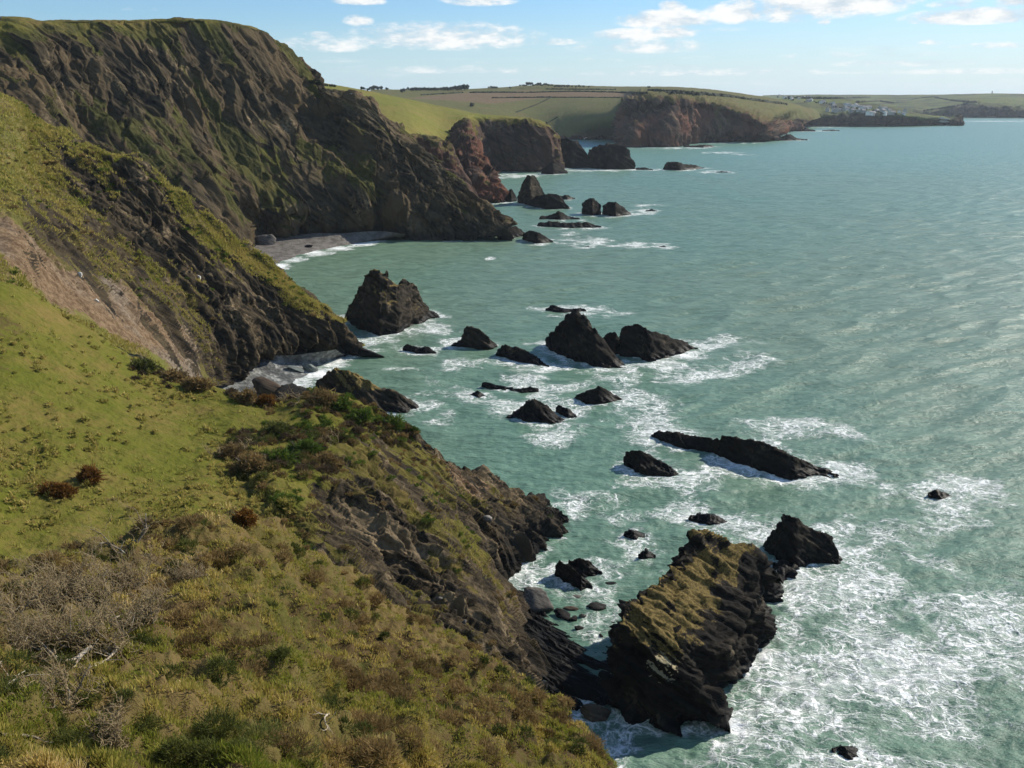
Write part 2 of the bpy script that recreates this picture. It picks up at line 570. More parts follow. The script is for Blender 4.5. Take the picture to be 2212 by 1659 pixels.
mat_far = terrain_mat('far_land', 6.0, green=(0.085, 0.115, 0.032), tan=(0.135, 0.125, 0.045), scrub=(0.035, 0.036, 0.022), bstr=0.3, scrub_lo=0.50)
mat_fields = terrain_mat('field_land', 3.0, green=(0.135, 0.142, 0.030), tan=(0.18, 0.145, 0.045), dark=(0.026, 0.021, 0.02), mid=(0.075, 0.05, 0.038),
                         pale=(0.2, 0.15, 0.10), tint=(0.080, 0.048, 0.034), scrub_lo=0.72, bstr=0.35)
mat_red = terrain_mat('red_cliff_land', 3.0, green=(0.098, 0.105, 0.034), tan=(0.125, 0.102, 0.045), dark=(0.026, 0.020, 0.019), mid=(0.075, 0.048, 0.036),
                      pale=(0.19, 0.13, 0.09), tint=(0.125, 0.055, 0.036), scrub_lo=0.78, bstr=0.35)
mat_head = terrain_mat('headland_land', 2.0, wet_h=7.0, tint=(0.088, 0.064, 0.036), mid=(0.066, 0.052, 0.032), green=(0.098, 0.096, 0.020), tan=(0.155, 0.112, 0.042), scrub_lo=0.50, scrub=(0.040, 0.042, 0.016))
mat_spur = terrain_mat('spur_land', 1.3, wet_h=4.5, green=(0.105, 0.108, 0.026), tan=(0.165, 0.125, 0.052), scrub_lo=0.52, scrub=(0.07, 0.052, 0.022), tan_lo=.36, tan_hi=.62)
mat_bench = terrain_mat('bench_land', 0.8, wet_h=6.5, green=(0.094, 0.100, 0.015), tan=(0.155, 0.113, 0.036), scrub_lo=0.60, scrub=(0.075, 0.055, 0.022), tan_lo=0.40, tan_hi=0.70)
mat_near = terrain_mat('near_land', 0.4, green=(0.075, 0.070, 0.018), tan=(0.125, 0.088, 0.036), scrub_lo=0.50, scrub=(0.060, 0.040, 0.019), tan_lo=0.34, tan_hi=0.62)

B = 'b'
A_SECS = [
    [(-1700, 2300, 7), (-1650, 1659, 13), (-1600, 1480, 18), (-1550, 1350, 25), (-1500, 1270, 32), (B, 15, -9), (B, 15, -10), (B, 20, -12)],
    [(-420, 2300, 6), (-400, 1659, 12.5), (-380, 1480, 17), (-360, 1350, 23), (-340, 1270, 30), (B, 15, -9), (B, 15, -10), (B, 20, -12)],
    [(-20, 2300, 7), (0, 1659, 13), (0, 1480, 17.5), (0, 1340, 24), (0, 1240, 31), (B, 15, -9), (B, 15, -10), (B, 20, -12)],
    [(230, 2300, 7), (250, 1659, 13.5), (250, 1450, 19), (250, 1290, 26), (240, 1180, 33), (B, 15, -9), (B, 15, -10), (B, 20, -12)],
    [(440, 2300, 7), (470, 1659, 14), (470, 1420, 21), (470, 1240, 29), (470, 1120, 36.5), (B, 14, -9), (B, 15, -11), (B, 20, -14)],
    [(600, 2300, 7), (620, 1659, 15), (620, 1440, 22), (610, 1260, 31), (585, 1135, 40), (B, 9, -7), (B, 12, -10), (B, 18, -14)],
    [(740, 2300, 7.5), (770, 1659, 16.5), (760, 1470, 24), (740, 1320, 33), (710, 1225, 42), (B, 7, -6.5), (B, 10, -10), (B, 15, -16)],
    [(880, 2300, 8), (900, 1659, 18.5), (900, 1520, 26), (895, 1420, 34, .1), (882, 1345, 42, .2), (B, 5, -6), (B, 8, -12), (B, 12, -18)],
    [(1010, 2300, 8.5), (1040, 1659, 21), (1045, 1560, 27), (1045, 1490, 33, .1), (1030, 1425, 40, .2), (B, 4, -6), (B, 7, -13), (B, 10, -18)],
    [(1120, 2300, 9), (1160, 1659, 24), (1155, 1600, 29), (1152, 1545, 33, .1), (1142, 1492, 37.5, .1), (B, 3.5, -6), (B, 6, -13), (B, 9, -18)],
    [(1200, 2400, 10), (1290, 1665, 27), (1275, 1635, 29.5), (1255, 1605, 32), (1228, 1572, 34.5), (B, 3, -6), (B, 6, -13), (B, 9, -18)],
    [(1320, 2500, 11), (1385, 1830, 25), (1378, 1805, 27), (1370, 1780, 29), (1350, 1745, 31), (B, 3, -7), (B, 6, -14), (B, 9, -18)],
    [(1460, 2700, 12), (1500, 2100, 24), (1500, 2070, 26), (1490, 2050, 28), (1470, 2020, 30), (B, 3, -7), (B, 6, -12), (B, 9, -14)],
]
B_SECS = [
    [(-1500, 1500, 62), (-1500, 1300, 72), (-1500, 1150, 84), (-1500, 1000, 100), (-1450, 850, 118), (-1450, 700, 138), (-1450, 600, 155), (B, 12, -4), (B, 25, -12)],
    [(-330, 1500, 62), (-330, 1300, 72), (-330, 1150, 84), (-330, 1000, 100), (-330, 850, 118), (-330, 700, 138), (-330, 600, 155), (B, 12, -4), (B, 25, -12)],
    [(0, 1450, 66), (0, 1280, 78), (0, 1130, 91), (0, 980, 106), (0, 840, 122), (0, 710, 140), (0, 612, 158), (B, 12, -4), (B, 25, -14)],
    [(170, 1420, 68), (170, 1260, 79), (170, 1120, 92), (170, 1000, 105), (170, 880, 121), (170, 780, 138), (170, 700, 158), (B, 10, -4), (B, 25, -14)],
    [(330, 1380, 70), (330, 1240, 81), (330, 1120, 93), (330, 1020, 105), (330, 930, 119), (330, 860, 134), (330, 798, 150), (B, 8, -5), (B, 20, -16)],
    [(500, 1350, 72), (490, 1230, 82), (480, 1120, 93), (470, 1030, 105), (465, 950, 119), (470, 890, 130), (480, 842, 141), (B, 6, -6), (B, 15, -18)],
    [(900, 1560, 72, .5), (800, 1400, 78, .5), (720, 1250, 86, .5), (650, 1130, 94, .45), (600, 1060, 99, .1), (590, 960, 117), (590, 868, 137), (B, 6, -6), (B, 15, -19)],
    [(1150, 1560, 82, .9), (1000, 1400, 87, .75), (860, 1240, 96, .8), (760, 1120, 101, .85), (690, 1025, 106, .25), (660, 950, 119), (660, 850, 136, .1), (B, 6, -8), (B, 15, -20)],
    [(1200, 1500, None, 1), (1100, 1390, 93, .85), (960, 1240, 98, .8), (850, 1110, 106, .85), (760, 1000, 113, .4), (710, 920, 124, .1), (690, 838, 138, .2), (B, 6, -10), (B, 12, -18)],
    [(1190, 1420, None, 1), (1110, 1340, 100, .75), (1010, 1210, 105, .55), (910, 1090, 112, .6), (830, 985, 121, .5), (780, 910, 129, .2), (755, 858, 136, .2), (B, 6, -11), (B, 12, -16)],
    [(1150, 1330, None, 1), (1100, 1280, 113, .8), (1030, 1180, 115, .5), (950, 1080, 120, .5), (890, 1000, 126, .4), (850, 930, 132, .4), (832, 890, 136, .3), (B, 5, -10), (B, 12, -16)],
    [(1095, 1265, None, 1), (1070, 1220, 123, 1), (1030, 1150, 125, .8, .2), (980, 1070, 128, .55, .3), (950, 1010, 131, .3, .3), (930, 975, 134, .4), (915, 950, 136, .7), (B, 5, -10), (B, 8, -12)],
    [(1150, 1225, None, 1), (1120, 1180, 130, 1), (1075, 1115, 132, .8), (1040, 1060, 135, .5, .6), (1010, 1025, 137, .4, .7), (990, 1005, 139, .6, .4), (975, 990, 140, .8), (B, 4, -8), (B, 8, -10)],
    [(1230, 1155, None, 1), (1210, 1140, 142, 1), (1180, 1115, 144, 1), (1150, 1090, 145, .9), (1120, 1070, 146, .8, .2), (1100, 1055, 147, .8), (1080, 1047, 148, .8), (B, 4, -6), (B, 8, -8)],
    [(1228, 1115, None, 1), (1222, 1110, 147, 1), (1215, 1104, 149, 1), (1208, 1100, 150, 1), (1200, 1096, 151, 1), (1192, 1090, 152, 1), (1185, 1084, 153, 1), (B, 3, -3), (B, 5, -4)],
]
C_SECS = [
    [(-330, 640, 160), (-330, 500, 195, .1), (-330, 380, 235, .1), (-330, 260, 280), (-330, 130, 325), (B, 40, -15), (B, 80, -50)],
    [(0, 645, 158), (0, 525, 180, .2, .55), (0, 435, 212, .3, .35), (0, 320, 255, .1), (0, 205, 300), (B, 35, -18), (B, 70, -45)],
    [(130, 705, 168, 0, 0), (110, 610, 184, .2, .85), (90, 490, 215, .6, .25), (70, 380, 262, .2), (70, 255, 298), (B, 30, -20), (B, 60, -40)],
    [(300, 770, 185, .1, .3), (270, 680, 201, .3, .8), (220, 545, 232, .6, 0), (160, 420, 265, .6), (150, 300, 292, .1), (B, 25, -20), (B, 50, -35)],
    [(430, 825, 212, .2, .6), (390, 735, 221, .5, .6), (330, 600, 240, .65, 0), (260, 460, 265, .9), (225, 335, 287, .1), (B, 20, -20), (B, 40, -32)],
    [(500, 835, None, .9), (470, 760, 233, 1), (410, 640, 246, .8), (330, 490, 264, .9), (290, 345, 283, .1), (B, 16, -18), (B, 32, -30)],
    [(560, 800, None, 1), (530, 740, 241, 1), (480, 640, 252, .9), (400, 500, 268, .6), (360, 398, 280, .1), (B, 12, -15), (B, 25, -28)],
    [(620, 795, None, 1), (590, 730, 248, 1), (540, 640, 257, .9), (460, 510, 270, .2), (425, 440, 279, .3), (B, 10, -13), (B, 20, -25)],
    [(670, 780, None, 1), (640, 725, 253, 1), (600, 650, 260, .9), (530, 560, 270, .1), (490, 500, 277, .3), (B, 9, -12), (B, 18, -21)],
    [(720, 770, None, 1), (700, 730, 257, 1), (660, 670, 263, .5), (600, 600, 270, .1), (555, 553, 277, .5), (B, 8, -10), (B, 15, -16)],
    [(758, 766, None, 1), (743, 735, 260, 1), (715, 695, 265, .6), (670, 650, 271, .2), (630, 610, 276, .4), (B, 6, -8), (B, 12, -11)],
    [(775, 766, None, 1), (765, 750, 258, 1), (748, 725, 264, .9), (725, 703, 268, .6), (690, 668, 274, .5), (B, 5, -6), (B, 8, -6)],
    [(785, 764, None, 1), (781, 759, 257, 1), (774, 750, 261, 1), (765, 742, 265, 1), (752, 728, 269, .9), (B, 4, -3), (B, 6, -4)],
]
D_SECS = [
    [(-350, 350, 400, .7), (-345, 240, 430, .7), (-340, 175, 455, .7), (-330, 110, 480, .8), (-320, 46, 505, .05), (B, 60, 1, 0), (B, 300, -35, 0)],
    [(60, 400, 400, .7), (40, 290, 425, .6), (25, 200, 450, .6), (10, 120, 475, .7), (0, 49, 500, .05), (B, 60, 1, 0), (B, 300, -35, 0)],
    [(250, 480, 405, .7), (200, 340, 440, .6), (160, 230, 470, .7), (125, 140, 492, .8), (100, 53, 515, .05), (B, 60, 1, 0), (B, 300, -35, 0)],
    [(400, 520, 410, .7), (320, 370, 450, .6), (270, 250, 480, .7), (230, 150, 502, .8), (210, 53, 527, .05), (B, 60, 1, 0), (B, 300, -35, 0)],
    [(500, 545, 436, .8), (430, 400, 462, .6), (370, 270, 490, .6), (330, 150, 515, .9), (310, 53, 538, .1), (B, 60, 1, 0), (B, 300, -35, 0)],
    [(575, 528, None, 1), (510, 420, 474, .55), (460, 300, 500, .6), (425, 160, 525, .9), (405, 51, 548, .1), (B, 60, 1, 0), (B, 300, -35, 0)],
    [(640, 527, None, 1), (590, 430, 482, .6), (540, 310, 507, .5), (500, 170, 535, .9), (485, 57, 560, .1), (B, 60, 1, 0), (B, 300, -35, 0)],
    [(705, 523, None, 1), (660, 440, 484, .7), (610, 330, 510, .55), (570, 190, 545, .9), (558, 74, 572, .2), (B, 60, 0, 0), (B, 300, -40, 0)],
    [(765, 517, None, 1), (720, 440, 490, .7), (670, 350, 510, .5), (630, 230, 550, .9), (600, 104, 585, .4), (B, 60, -3), (B, 250, -50, 0)],
    [(810, 514, None, 1), (770, 440, 494, .7), (720, 355, 512, .5), (680, 270, 545, .8), (647, 150, 595, .8), (B, 50, -10), (B, 120, -60)],
    [(850, 512, None, 1), (815, 440, 498, .8), (765, 350, 517, .6), (725, 285, 540, .8), (692, 216, 575, .8), (B, 30, -10), (B, 60, -45)],
    [(900, 517, None, 1), (865, 450, 495, 1), (815, 360, 520, 1), (785, 280, 540, 1), (755, 212, 555, .9), (B, 20, -15), (B, 40, -55)],
    [(950, 522, None, 1), (920, 460, 492, 1), (885, 390, 515, 1), (850, 325, 535, 1), (812, 250, 548, .9), (B, 15, -15), (B, 30, -50)],
    [(1000, 523, None, 1), (975, 470, 490, 1), (945, 415, 508, 1), (910, 355, 525, .9), (868, 300, 542, .6), (B, 12, -14), (B, 20, -36)],
    [(1040, 523, None, 1), (1020, 480, 488, 1), (1000, 445, 500, 1), (960, 400, 517, .9), (925, 345, 535, .6), (B, 10, -12), (B, 20, -28)],
    [(1070, 522, None, 1), (1060, 490, 486, 1), (1040, 460, 497, 1), (1015, 430, 509, .9), (985, 388, 525, .6), (B, 8, -10), (B, 16, -20)],
    [(1092, 518, None, 1), (1085, 495, 487, 1), (1075, 470, 495, 1), (1060, 455, 502, .9), (1042, 425, 513, .7), (B, 6, -9), (B, 12, -12)],
    [(1103, 514, None, 1), (1099, 505, 484, 1), (1093, 490, 492, 1), (1085, 475, 500, .9), (1074, 458, 508, .8), (B, 5, -6), (B, 8, -8)],
    [(1112, 510, None, 1), (1109, 505, 484, 1), (1105, 499, 488, 1), (1100, 494, 492, 1), (1095, 488, 496, 1), (B, 4, -3), (B, 6, -4)],
]
E_SECS = [
    [(600, 330, 690, .5), (620, 280, 730, .3), (640, 240, 780, .1), (655, 205, 860), (668, 176, 1000), (B, 100, -5), (B, 200, -60)],
    [(800, 400, 655, .8), (790, 330, 690, .6), (780, 290, 730, .3), (770, 240, 800), (760, 192, 1000), (B, 100, -8), (B, 200, -60)],
    [(880, 420, None, 1), (880, 340, 735, .9), (885, 297, 745, .2), (880, 250, 820), (860, 212, 1020), (B, 100, -8), (B, 200, -60)],
    [(960, 400, None, 1), (960, 340, 795, .9), (955, 312, 800, .3), (950, 275, 860), (950, 232, 1015), (B, 80, -8), (B, 160, -60)],
    [(1010, 385, None, 1), (1005, 330, 882, .9), (1000, 290, 888, .6), (1000, 262, 915, .2), (1010, 243, 1015), (B, 60, -8), (B, 120, -50)],
    [(1055, 372, None, 1), (1050, 320, 955, 1), (1040, 280, 962, .9), (1028, 256, 972, .2), (1050, 249, 1030), (B, 60, -10), (B, 90, -45)],
    [(1110, 372, None, 1), (1110, 320, 960, 1), (1108, 280, 967, .9), (1105, 258, 976, .2), (1105, 255, 1030), (B, 50, -12), (B, 80, -40)],
    [(1160, 373, None, 1), (1165, 320, 962, 1), (1165, 285, 970, .9), (1160, 266, 980, .3), (1150, 262, 1030), (B, 40, -14), (B, 60, -36)],
    [(1195, 371, None, 1), (1195, 330, 972, 1), (1192, 305, 980, 1), (1188, 286, 988, .5), (1178, 275, 1030, .1), (B, 30, -14), (B, 50, -32)],
    [(1204, 368, None, 1), (1204, 345, 985, 1), (1203, 325, 992, 1), (1201, 310, 1000, .9), (1195, 297, 1030, .5), (B, 20, -16), (B, 30, -24)],
]
Q_SECS = [
    [(830, 430, None, 1), (845, 350, 705, .9), (858, 288, 718, .3), (B, 15, -8), (B, 25, -40)],
    [(880, 440, None, 1), (885, 360, 690, 1), (885, 296, 716, .4), (B, 15, -8), (B, 25, -40)],
    [(930, 445, None, 1), (932, 370, 676, 1), (928, 300, 712, .4), (B, 12, -8), (B, 25, -35)],
    [(975, 450, None, 1), (972, 385, 660, 1), (962, 312, 706, .5), (B, 10, -10), (B, 20, -30)],
    [(1005, 450, None, 1), (1000, 410, 650, 1), (982, 352, 688, .9), (B, 8, -10), (B, 16, -22)],
    [(1020, 450, None, 1), (1015, 430, 648, 1), (998, 394, 670, .9), (B, 6, -10), (B, 12, -12)],
    [(1028, 450, None, 1), (1025, 442, 648, 1), (1018, 430, 655, .9), (B, 4, -4), (B, 6, -5)],
]
R_SECS = [
    [(940, 430, None, 1), (955, 370, 745, 1), (975, 300, 840, .8), (B, 15, -6), (B, 30, -50)],
    [(985, 435, None, 1), (990, 350, 735, 1), (1006, 264, 850, .6), (B, 10, -12), (B, 20, -50)],
    [(1030, 442, None, 1), (1025, 375, 695, 1), (1028, 310, 780, .9), (B, 8, -12), (B, 16, -40)],
    [(1062, 442, None, 1), (1055, 405, 682, 1), (1047, 355, 730, .9), (B, 6, -10), (B, 14, -20)],
    [(1082, 440, None, 1), (1078, 425, 668, 1), (1068, 398, 695, .9), (B, 5, -8), (B, 10, -10)],
    [(1090, 438, None, 1), (1089, 434, 668, 1), (1085, 426, 676, .9), (B, 4, -4), (B, 6, -4)],
]
F_SECS = [
    [(760, 300, 1500), (780, 280, 1560), (780, 250, 1680), (790, 222, 1900), (800, 197, 2400), (B, 300, 0), (B, 500, -60)],
    [(1000, 306, 1650, .5), (1000, 300, 1660, .5), (1000, 285, 1700), (1000, 238, 1900), (1000, 197, 2450), (B, 300, 0), (B, 500, -60)],
    [(1150, 303, None, 1), (1150, 298, 1765, .9), (1150, 293, 1775, .2), (1150, 240, 2000), (1170, 188, 2500), (B, 300, 0), (B, 500, -60)],
    [(1250, 303, None, 1), (1250, 300, 1762, .9), (1250, 296, 1770, .2), (1250, 240, 1850), (1280, 190, 2500), (B, 300, 0), (B, 500, -60)],
    [(1332, 304, None, 1), (1332, 300, 1745, .9), (1330, 293, 1730, .2), (1322, 240, 1690), (1350, 191, 2500), (B, 300, 0), (B, 500, -60)],
    [(1350, 318, None, 1), (1348, 295, 1490, 1), (1345, 255, 1545, 1), (1352, 222, 1600, .5), (1372, 191, 2450), (B, 300, 0), (B, 500, -60)],
    [(1400, 318, None, 1), (1400, 285, 1490, 1), (1392, 240, 1540, 1), (1382, 207, 1610, .4), (1400, 190, 2450), (B, 300, 0), (B, 500, -60)],
    [(1450, 318, None, 1), (1450, 280, 1500, 1), (1450, 235, 1550, 1), (1450, 206, 1620, .3), (1470, 191, 2450), (B, 300, 0), (B, 500, -60)],
    [(1505, 310, None, 1), (1503, 280, 1620, 1), (1502, 240, 1650, 1), (1502, 209, 1700, .3), (1540, 195, 2450), (B, 300, -5), (B, 500, -60)],
    [(1565, 307, None, 1), (1562, 280, 1660, 1), (1560, 245, 1690, 1), (1560, 221, 1730, .3), (1600, 203, 2450), (B, 300, -8), (B, 500, -60)],
    [(1620, 305, None, 1), (1620, 285, 1690, 1), (1620, 262, 1715, 1), (1620, 245, 1740, .4), (1660, 212, 2450), (B, 300, -10), (B, 500, -60)],
    [(1660, 304, None, 1), (1660, 290, 1710, 1), (1658, 274, 1730, 1), (1655, 258, 1770, .4), (1705, 222, 2500), (B, 300, -15), (B, 500, -50)],
    [(1692, 286, None, 1), (1692, 277, 2170, 1), (1690, 267, 2190, .8), (1688, 257, 2220, .3), (1740, 232, 2600), (B, 200, -15), (B, 300, -40)],
    [(1720, 282, None, 1), (1719, 277, 2290, 1), (1713, 270, 2310, .8), (1706, 262, 2350, .4), (1760, 238, 2650), (B, 200, -15), (B, 300, -40)],
    [(1728, 281, None, 1), (1728, 279, 2310, 1), (1726, 277, 2330, 1), (1724, 274, 2360, .8), (1770, 255, 2660, .3), (B, 100, -10), (B, 150, -20)],
]
G_SECS = [
    [(1690, 275, None, .9), (1690, 262, 2600, .6), (1690, 248, 2700, .1), (1680, 218, 3100), (B, 150, 0), (B, 300, -60)],
    [(1750, 272, None, .9), (1750, 256, 2720, .6), (1750, 242, 2800, .2), (1745, 212, 3300), (B, 150, 0), (B, 300, -60)],
    [(1820, 271, None, .9), (1820, 254, 2740, .6), (1820, 240, 2850, .2), (1800, 214, 3300), (B, 150, 0), (B, 300, -60)],
    [(1880, 271, None, .9), (1880, 253, 2750, .6), (1880, 238, 2850, .2), (1870, 225, 3100), (B, 150, 0), (B, 300, -60)],
    [(1940, 270, None, .9), (1940, 252, 2780, .5), (1935, 241, 2850, .1), (1930, 231, 3000), (B, 100, -5), (B, 200, -50)],
    [(1990, 268, None, .9), (1990, 256, 2850, .4), (1990, 250, 2920, .1), (1985, 246, 3000, .1), (B, 60, -5), (B, 100, -30)],
    [(2040, 267, None, .9), (2040, 260, 2950, .4), (2040, 256, 2990, .2), (2035, 253, 3050, .2), (B, 40, -5), (B, 80, -18)],
    [(2085, 266, None, .9), (2083, 265, 2960, .9), (2080, 263, 2980, .9), (2075, 261, 3000, .9), (B, 30, -4), (B, 30, -4)],
]
H_SECS = [
    [(1600, 252, None), (1600, 240, 4300), (1620, 226, 4700), (1640, 213, 5300), (1650, 207, 6200), (B, 800, -80)],
    [(1800, 252, None), (1800, 243, 4300, .2), (1800, 226, 4700), (1810, 214, 5300), (1810, 206, 6200), (B, 800, -80)],
    [(1930, 252, None, .8), (1930, 246, 4250, .5), (1930, 230, 4600), (1930, 214, 5300), (1930, 207, 6200), (B, 800, -80)],
    [(2020, 252, None, .9), (2020, 245, 4250, .7), (2030, 230, 4550), (2040, 213, 5200), (2040, 206, 6200), (B, 800, -80)],
    [(2080, 252, None, .9), (2080, 238, 4280, .8), (2090, 222, 4500, .2), (2110, 210, 5000), (2110, 204, 6200), (B, 800, -80)],
    [(2140, 252, None, .9), (2140, 234, 4290, .8), (2145, 221, 4480, .2), (2180, 212, 5000), (2180, 203, 6200), (B, 800, -80)],
    [(2230, 252, None, .9), (2230, 243, 4290, .8), (2230, 232, 4480, .3), (2240, 214, 5000), (2240, 205, 6200), (B, 800, -80)],
    [(2400, 252, None, .9), (2400, 244, 4290, .8), (2400, 232, 4480, .3), (2420, 214, 5000), (2420, 206, 6200), (B, 800, -80)],
    [(2700, 252, None, .9), (2700, 244, 4290, .8), (2700, 232, 4480, .3), (2720, 214, 5000), (2720, 206, 6200), (B, 800, -80)],
]



def inside(poly, px):
    """soft test: 1 where photo points px lie inside a polygon"""
    x, y = px[..., 0], px[..., 1]
    c = np.zeros(x.shape, bool)
    n = len(poly)
    for i in range(n):
        (x0, y0), (x1, y1) = poly[i], poly[(i + 1) % n]
        c ^= ((y0 > y) != (y1 > y)) & (x < (x1 - x0) * (y - y0) / (y1 - y0 + 1e-9) + x0)
    return c.astype(float)


def ploughed(out):
    px = project(out)
    m = np.maximum(inside([(880, 212), (1000, 201), (1120, 199.5), (1240, 197), (1400, 201), (1385, 208), (1280, 211), (1190, 210), (1066, 224), (1000, 219)], px),
                   inside([(1105, 199), (1112, 194), (1165, 192), (1180, 197)], px) * 0.6)
    return m * (out[:, 1] > 1500)


for i, sec in enumerate(D_SECS):       # the turf lip just behind the cliff edge
    sec.insert(5, (B, 6, 0.6, 0) if i < 9 else (B, 3, -3))
    if i < 9:
        x, y, d0 = sec[4][:3]
        sec[4] = (x, y, d0, 0.12 if i < 3 else 0.30)
for i, sec in enumerate(C_SECS):
    if 3 <= i <= 11:
        x, y, d0 = sec[4][:3]
        sec[4] = (x, y + 3, d0, min(0.85, (sec[4][3] if len(sec[4]) > 3 else 0) + (0.45 if i % 2 else 0.2)))
patch('hills', H_SECS, mat_far, amp=14, wl=120, grass_amp=6, grass_wl=300, step=2.0, maxn=500, seed=80)
patch('village_headland', G_SECS, mat_far, amp=7, wl=60, grass_amp=1.5, grass_wl=90, step=1.8, seed=70, objname='headland')
patch('fields', F_SECS, mat_red, amp=13, wl=30, saw=(22, 9), grass_amp=1.0, grass_wl=80, step=1.5, seed=60, objname='field', paint=ploughed, rib=(0.5, -0.3, -0.8))
patch('promontory', E_SECS, mat_fields, amp=9, wl=30, grass_amp=0.7, grass_wl=30, step=1.8, seed=50, objname='field')
patch('red_spur', Q_SECS, mat_red, amp=6, wl=24, step=1.8, seed=45, objname='headland')
patch('red_ridge', R_SECS, mat_red, amp=6, wl=24, step=1.8, seed=46, objname='headland')
patch('great_headland', D_SECS, mat_head, amp=12.0, wl=36, saw=(12.0, 4.6), rock_bias=0.08, stretch=0.20, blocks=0.95, macro=2.7, push=0.3, grass_amp=1.0, grass_wl=12, step=1.8, maxn=1300, seed=40, objname='headland')
patch('middle_spur', C_SECS, mat_spur, amp=4.2, wl=14, saw=(5.0, 2.4), rock_bias=0.12, grass_amp=0.9, grass_wl=7, step=2.0, maxn=1200, seed=30, objname='headland')
patch('bench', B_SECS, mat_bench, amp=2.0, wl=8, saw=(3.4, 1.9), grass_amp=0.5, grass_wl=3.5, step=1.8, maxn=1400, rock_bias=0.12, push=-1.7, seed=20, objname='hillside', rib=(0.40, -0.16, -0.80))
patch('near_slope', A_SECS, mat_near, amp=1.0, wl=4, grass_amp=1.15, grass_wl=1.7, step=2.4, maxn=1200, seed=10, objname='hillside')

# beaches
def beach(name, back, front, zb, mat):
    n = len(back)
    b = np.array([S(x, y, zb) for x, y in back])
    f = np.array([S(x, y, -0.4) for x, y in front])
    b2 = b + (b - f) * 0.5 + (0, 0, zb * 0.6)
    ctrl = np.stack((f - (b - f) * 0.4 - (0, 0, 0.8), f, b, b2), 1)
    g = resample(np.swapaxes(resample(np.swapaxes(ctrl, 0, 1), np.linspace(0, 3, 90)), 0, 1), np.linspace(0, n - 1, 260))
    q = g.reshape(-1, 3)
    q[:, 2] += 0.10 * fbm(q / 1.2, 4, 0.65, 3) + 0.22 * fbm(q / 7, 2, 0.5, 6)
    o = mesh_obj('beach', q, grid_faces(260, 90), 4, mat)
    return tag(o, kind='structure')


def beach_mat(name, a, b, sc):
    m, t = new_mat(name)
    pos = t.n('ShaderNodeNewGeometry').outputs['Position']
    v = t.n('ShaderNodeTexVoronoi')
    t.link(pos, v.inputs['Vector'])
    v.inputs['Scale'].default_value = sc
    n = t.noise(pos, 0.3, 5, 0.6)
    sepc = t.n('ShaderNodeSeparateColor')
    t.link(v.outputs['Color'], sepc.inputs[0])
    c = t.mix(sepc.outputs[0], a, b)
    c = t.mix(t.ramp(n, 0.35, 0.65), c, tuple(k * 0.6 for k in a))
    finish(t, c, 0.8, v.outputs['Distance'], 0.8, 0.25, 0.25)
    return m


beach('beach', [(430, 842), (480, 836), (540, 805), (600, 792), (660, 780), (740, 764)], [(470, 930), (560, 900), (625, 850), (665, 822), (715, 787), (765, 764)], 2.0,
      beach_mat('cobbles', (0.10, 0.105, 0.10), (0.30, 0.30, 0.28), 1.1))
beach('beach', [(470, 560), (560, 530), (640, 527), (720, 521), (800, 513), (870, 512)], [(480, 640), (560, 595), (610, 570), (680, 546), (760, 530), (860, 514)], 2.2,
      beach_mat('grey_sand', (0.13, 0.115, 0.10), (0.19, 0.17, 0.15), 1.6))

# black tide-washed rock floor of the gully
def gully_floor():
    rows = [[(1060, 1262, 2.5), (1105, 1268, 1.2), (1140, 1276, 0.2), (1165, 1284, -0.9)],
            [(1070, 1310, 3.0), (1130, 1325, 1.5), (1185, 1345, 0.5), (1225, 1362, -0.8)],
            [(1080, 1370, 3.5), (1150, 1385, 1.8), (1220, 1400, 0.9), (1300, 1405, 0.0), (1345, 1410, -0.6)],
            [(1100, 1440, 3.5), (1170, 1450, 1.8), (1240, 1455, 1.0), (1300, 1458, 0.6), (1345, 1462, 0.2)],
            [(1120, 1500, 3.0), (1180, 1510, 1.5), (1230, 1515, 0.8), (1290, 1500, 0.4), (1340, 1500, 0.1)],
            [(1150, 1560, 2.0), (1190, 1570, 0.9), (1225, 1575, 0.2), (1255, 1540, -0.5), (1290, 1525, -0.9)]]
    ctrl = np.array([resample(np.array([S(*c) for c in r]), np.linspace(0, len(r) - 1, 6)) for r in rows])
    g = resample(np.swapaxes(resample(np.swapaxes(ctrl, 0, 1), np.linspace(0, 5, 220)), 0, 1), np.linspace(0, 5, 260))
    f = g.reshape(-1, 3)
    q = squash(f, (0.75, -0.5, -0.2), 0.18)
    h = 0.42 * ridged(q / 1.5, 4, 0.6, 91) + 0.75 * facets(q / 1.1, 92, 0.8) + 0.35 * facets(q / 0.4, 93, 0.8)
    f = f + np.stack((np.zeros(len(f)), np.zeros(len(f)), 0.8 * h - 0.25), -1)
    return tag(mesh_obj('tide_rocks', f, grid_faces(260, 220), 4, MAT_TIDE, dict(turf=np.zeros(len(f)), ledge=np.zeros(len(f)))), kind='structure')


MAT_TIDE = stack_mat('tide_slate', 0.6, rock=((0.004, 0.004, 0.0038), (0.020, 0.018, 0.015), (0.075, 0.065, 0.05)))
gully_floor()

# ------------------------------------------------------------------ sea stacks and reefs
WATERLINE = []       # (x, y, reach) points that gather foam


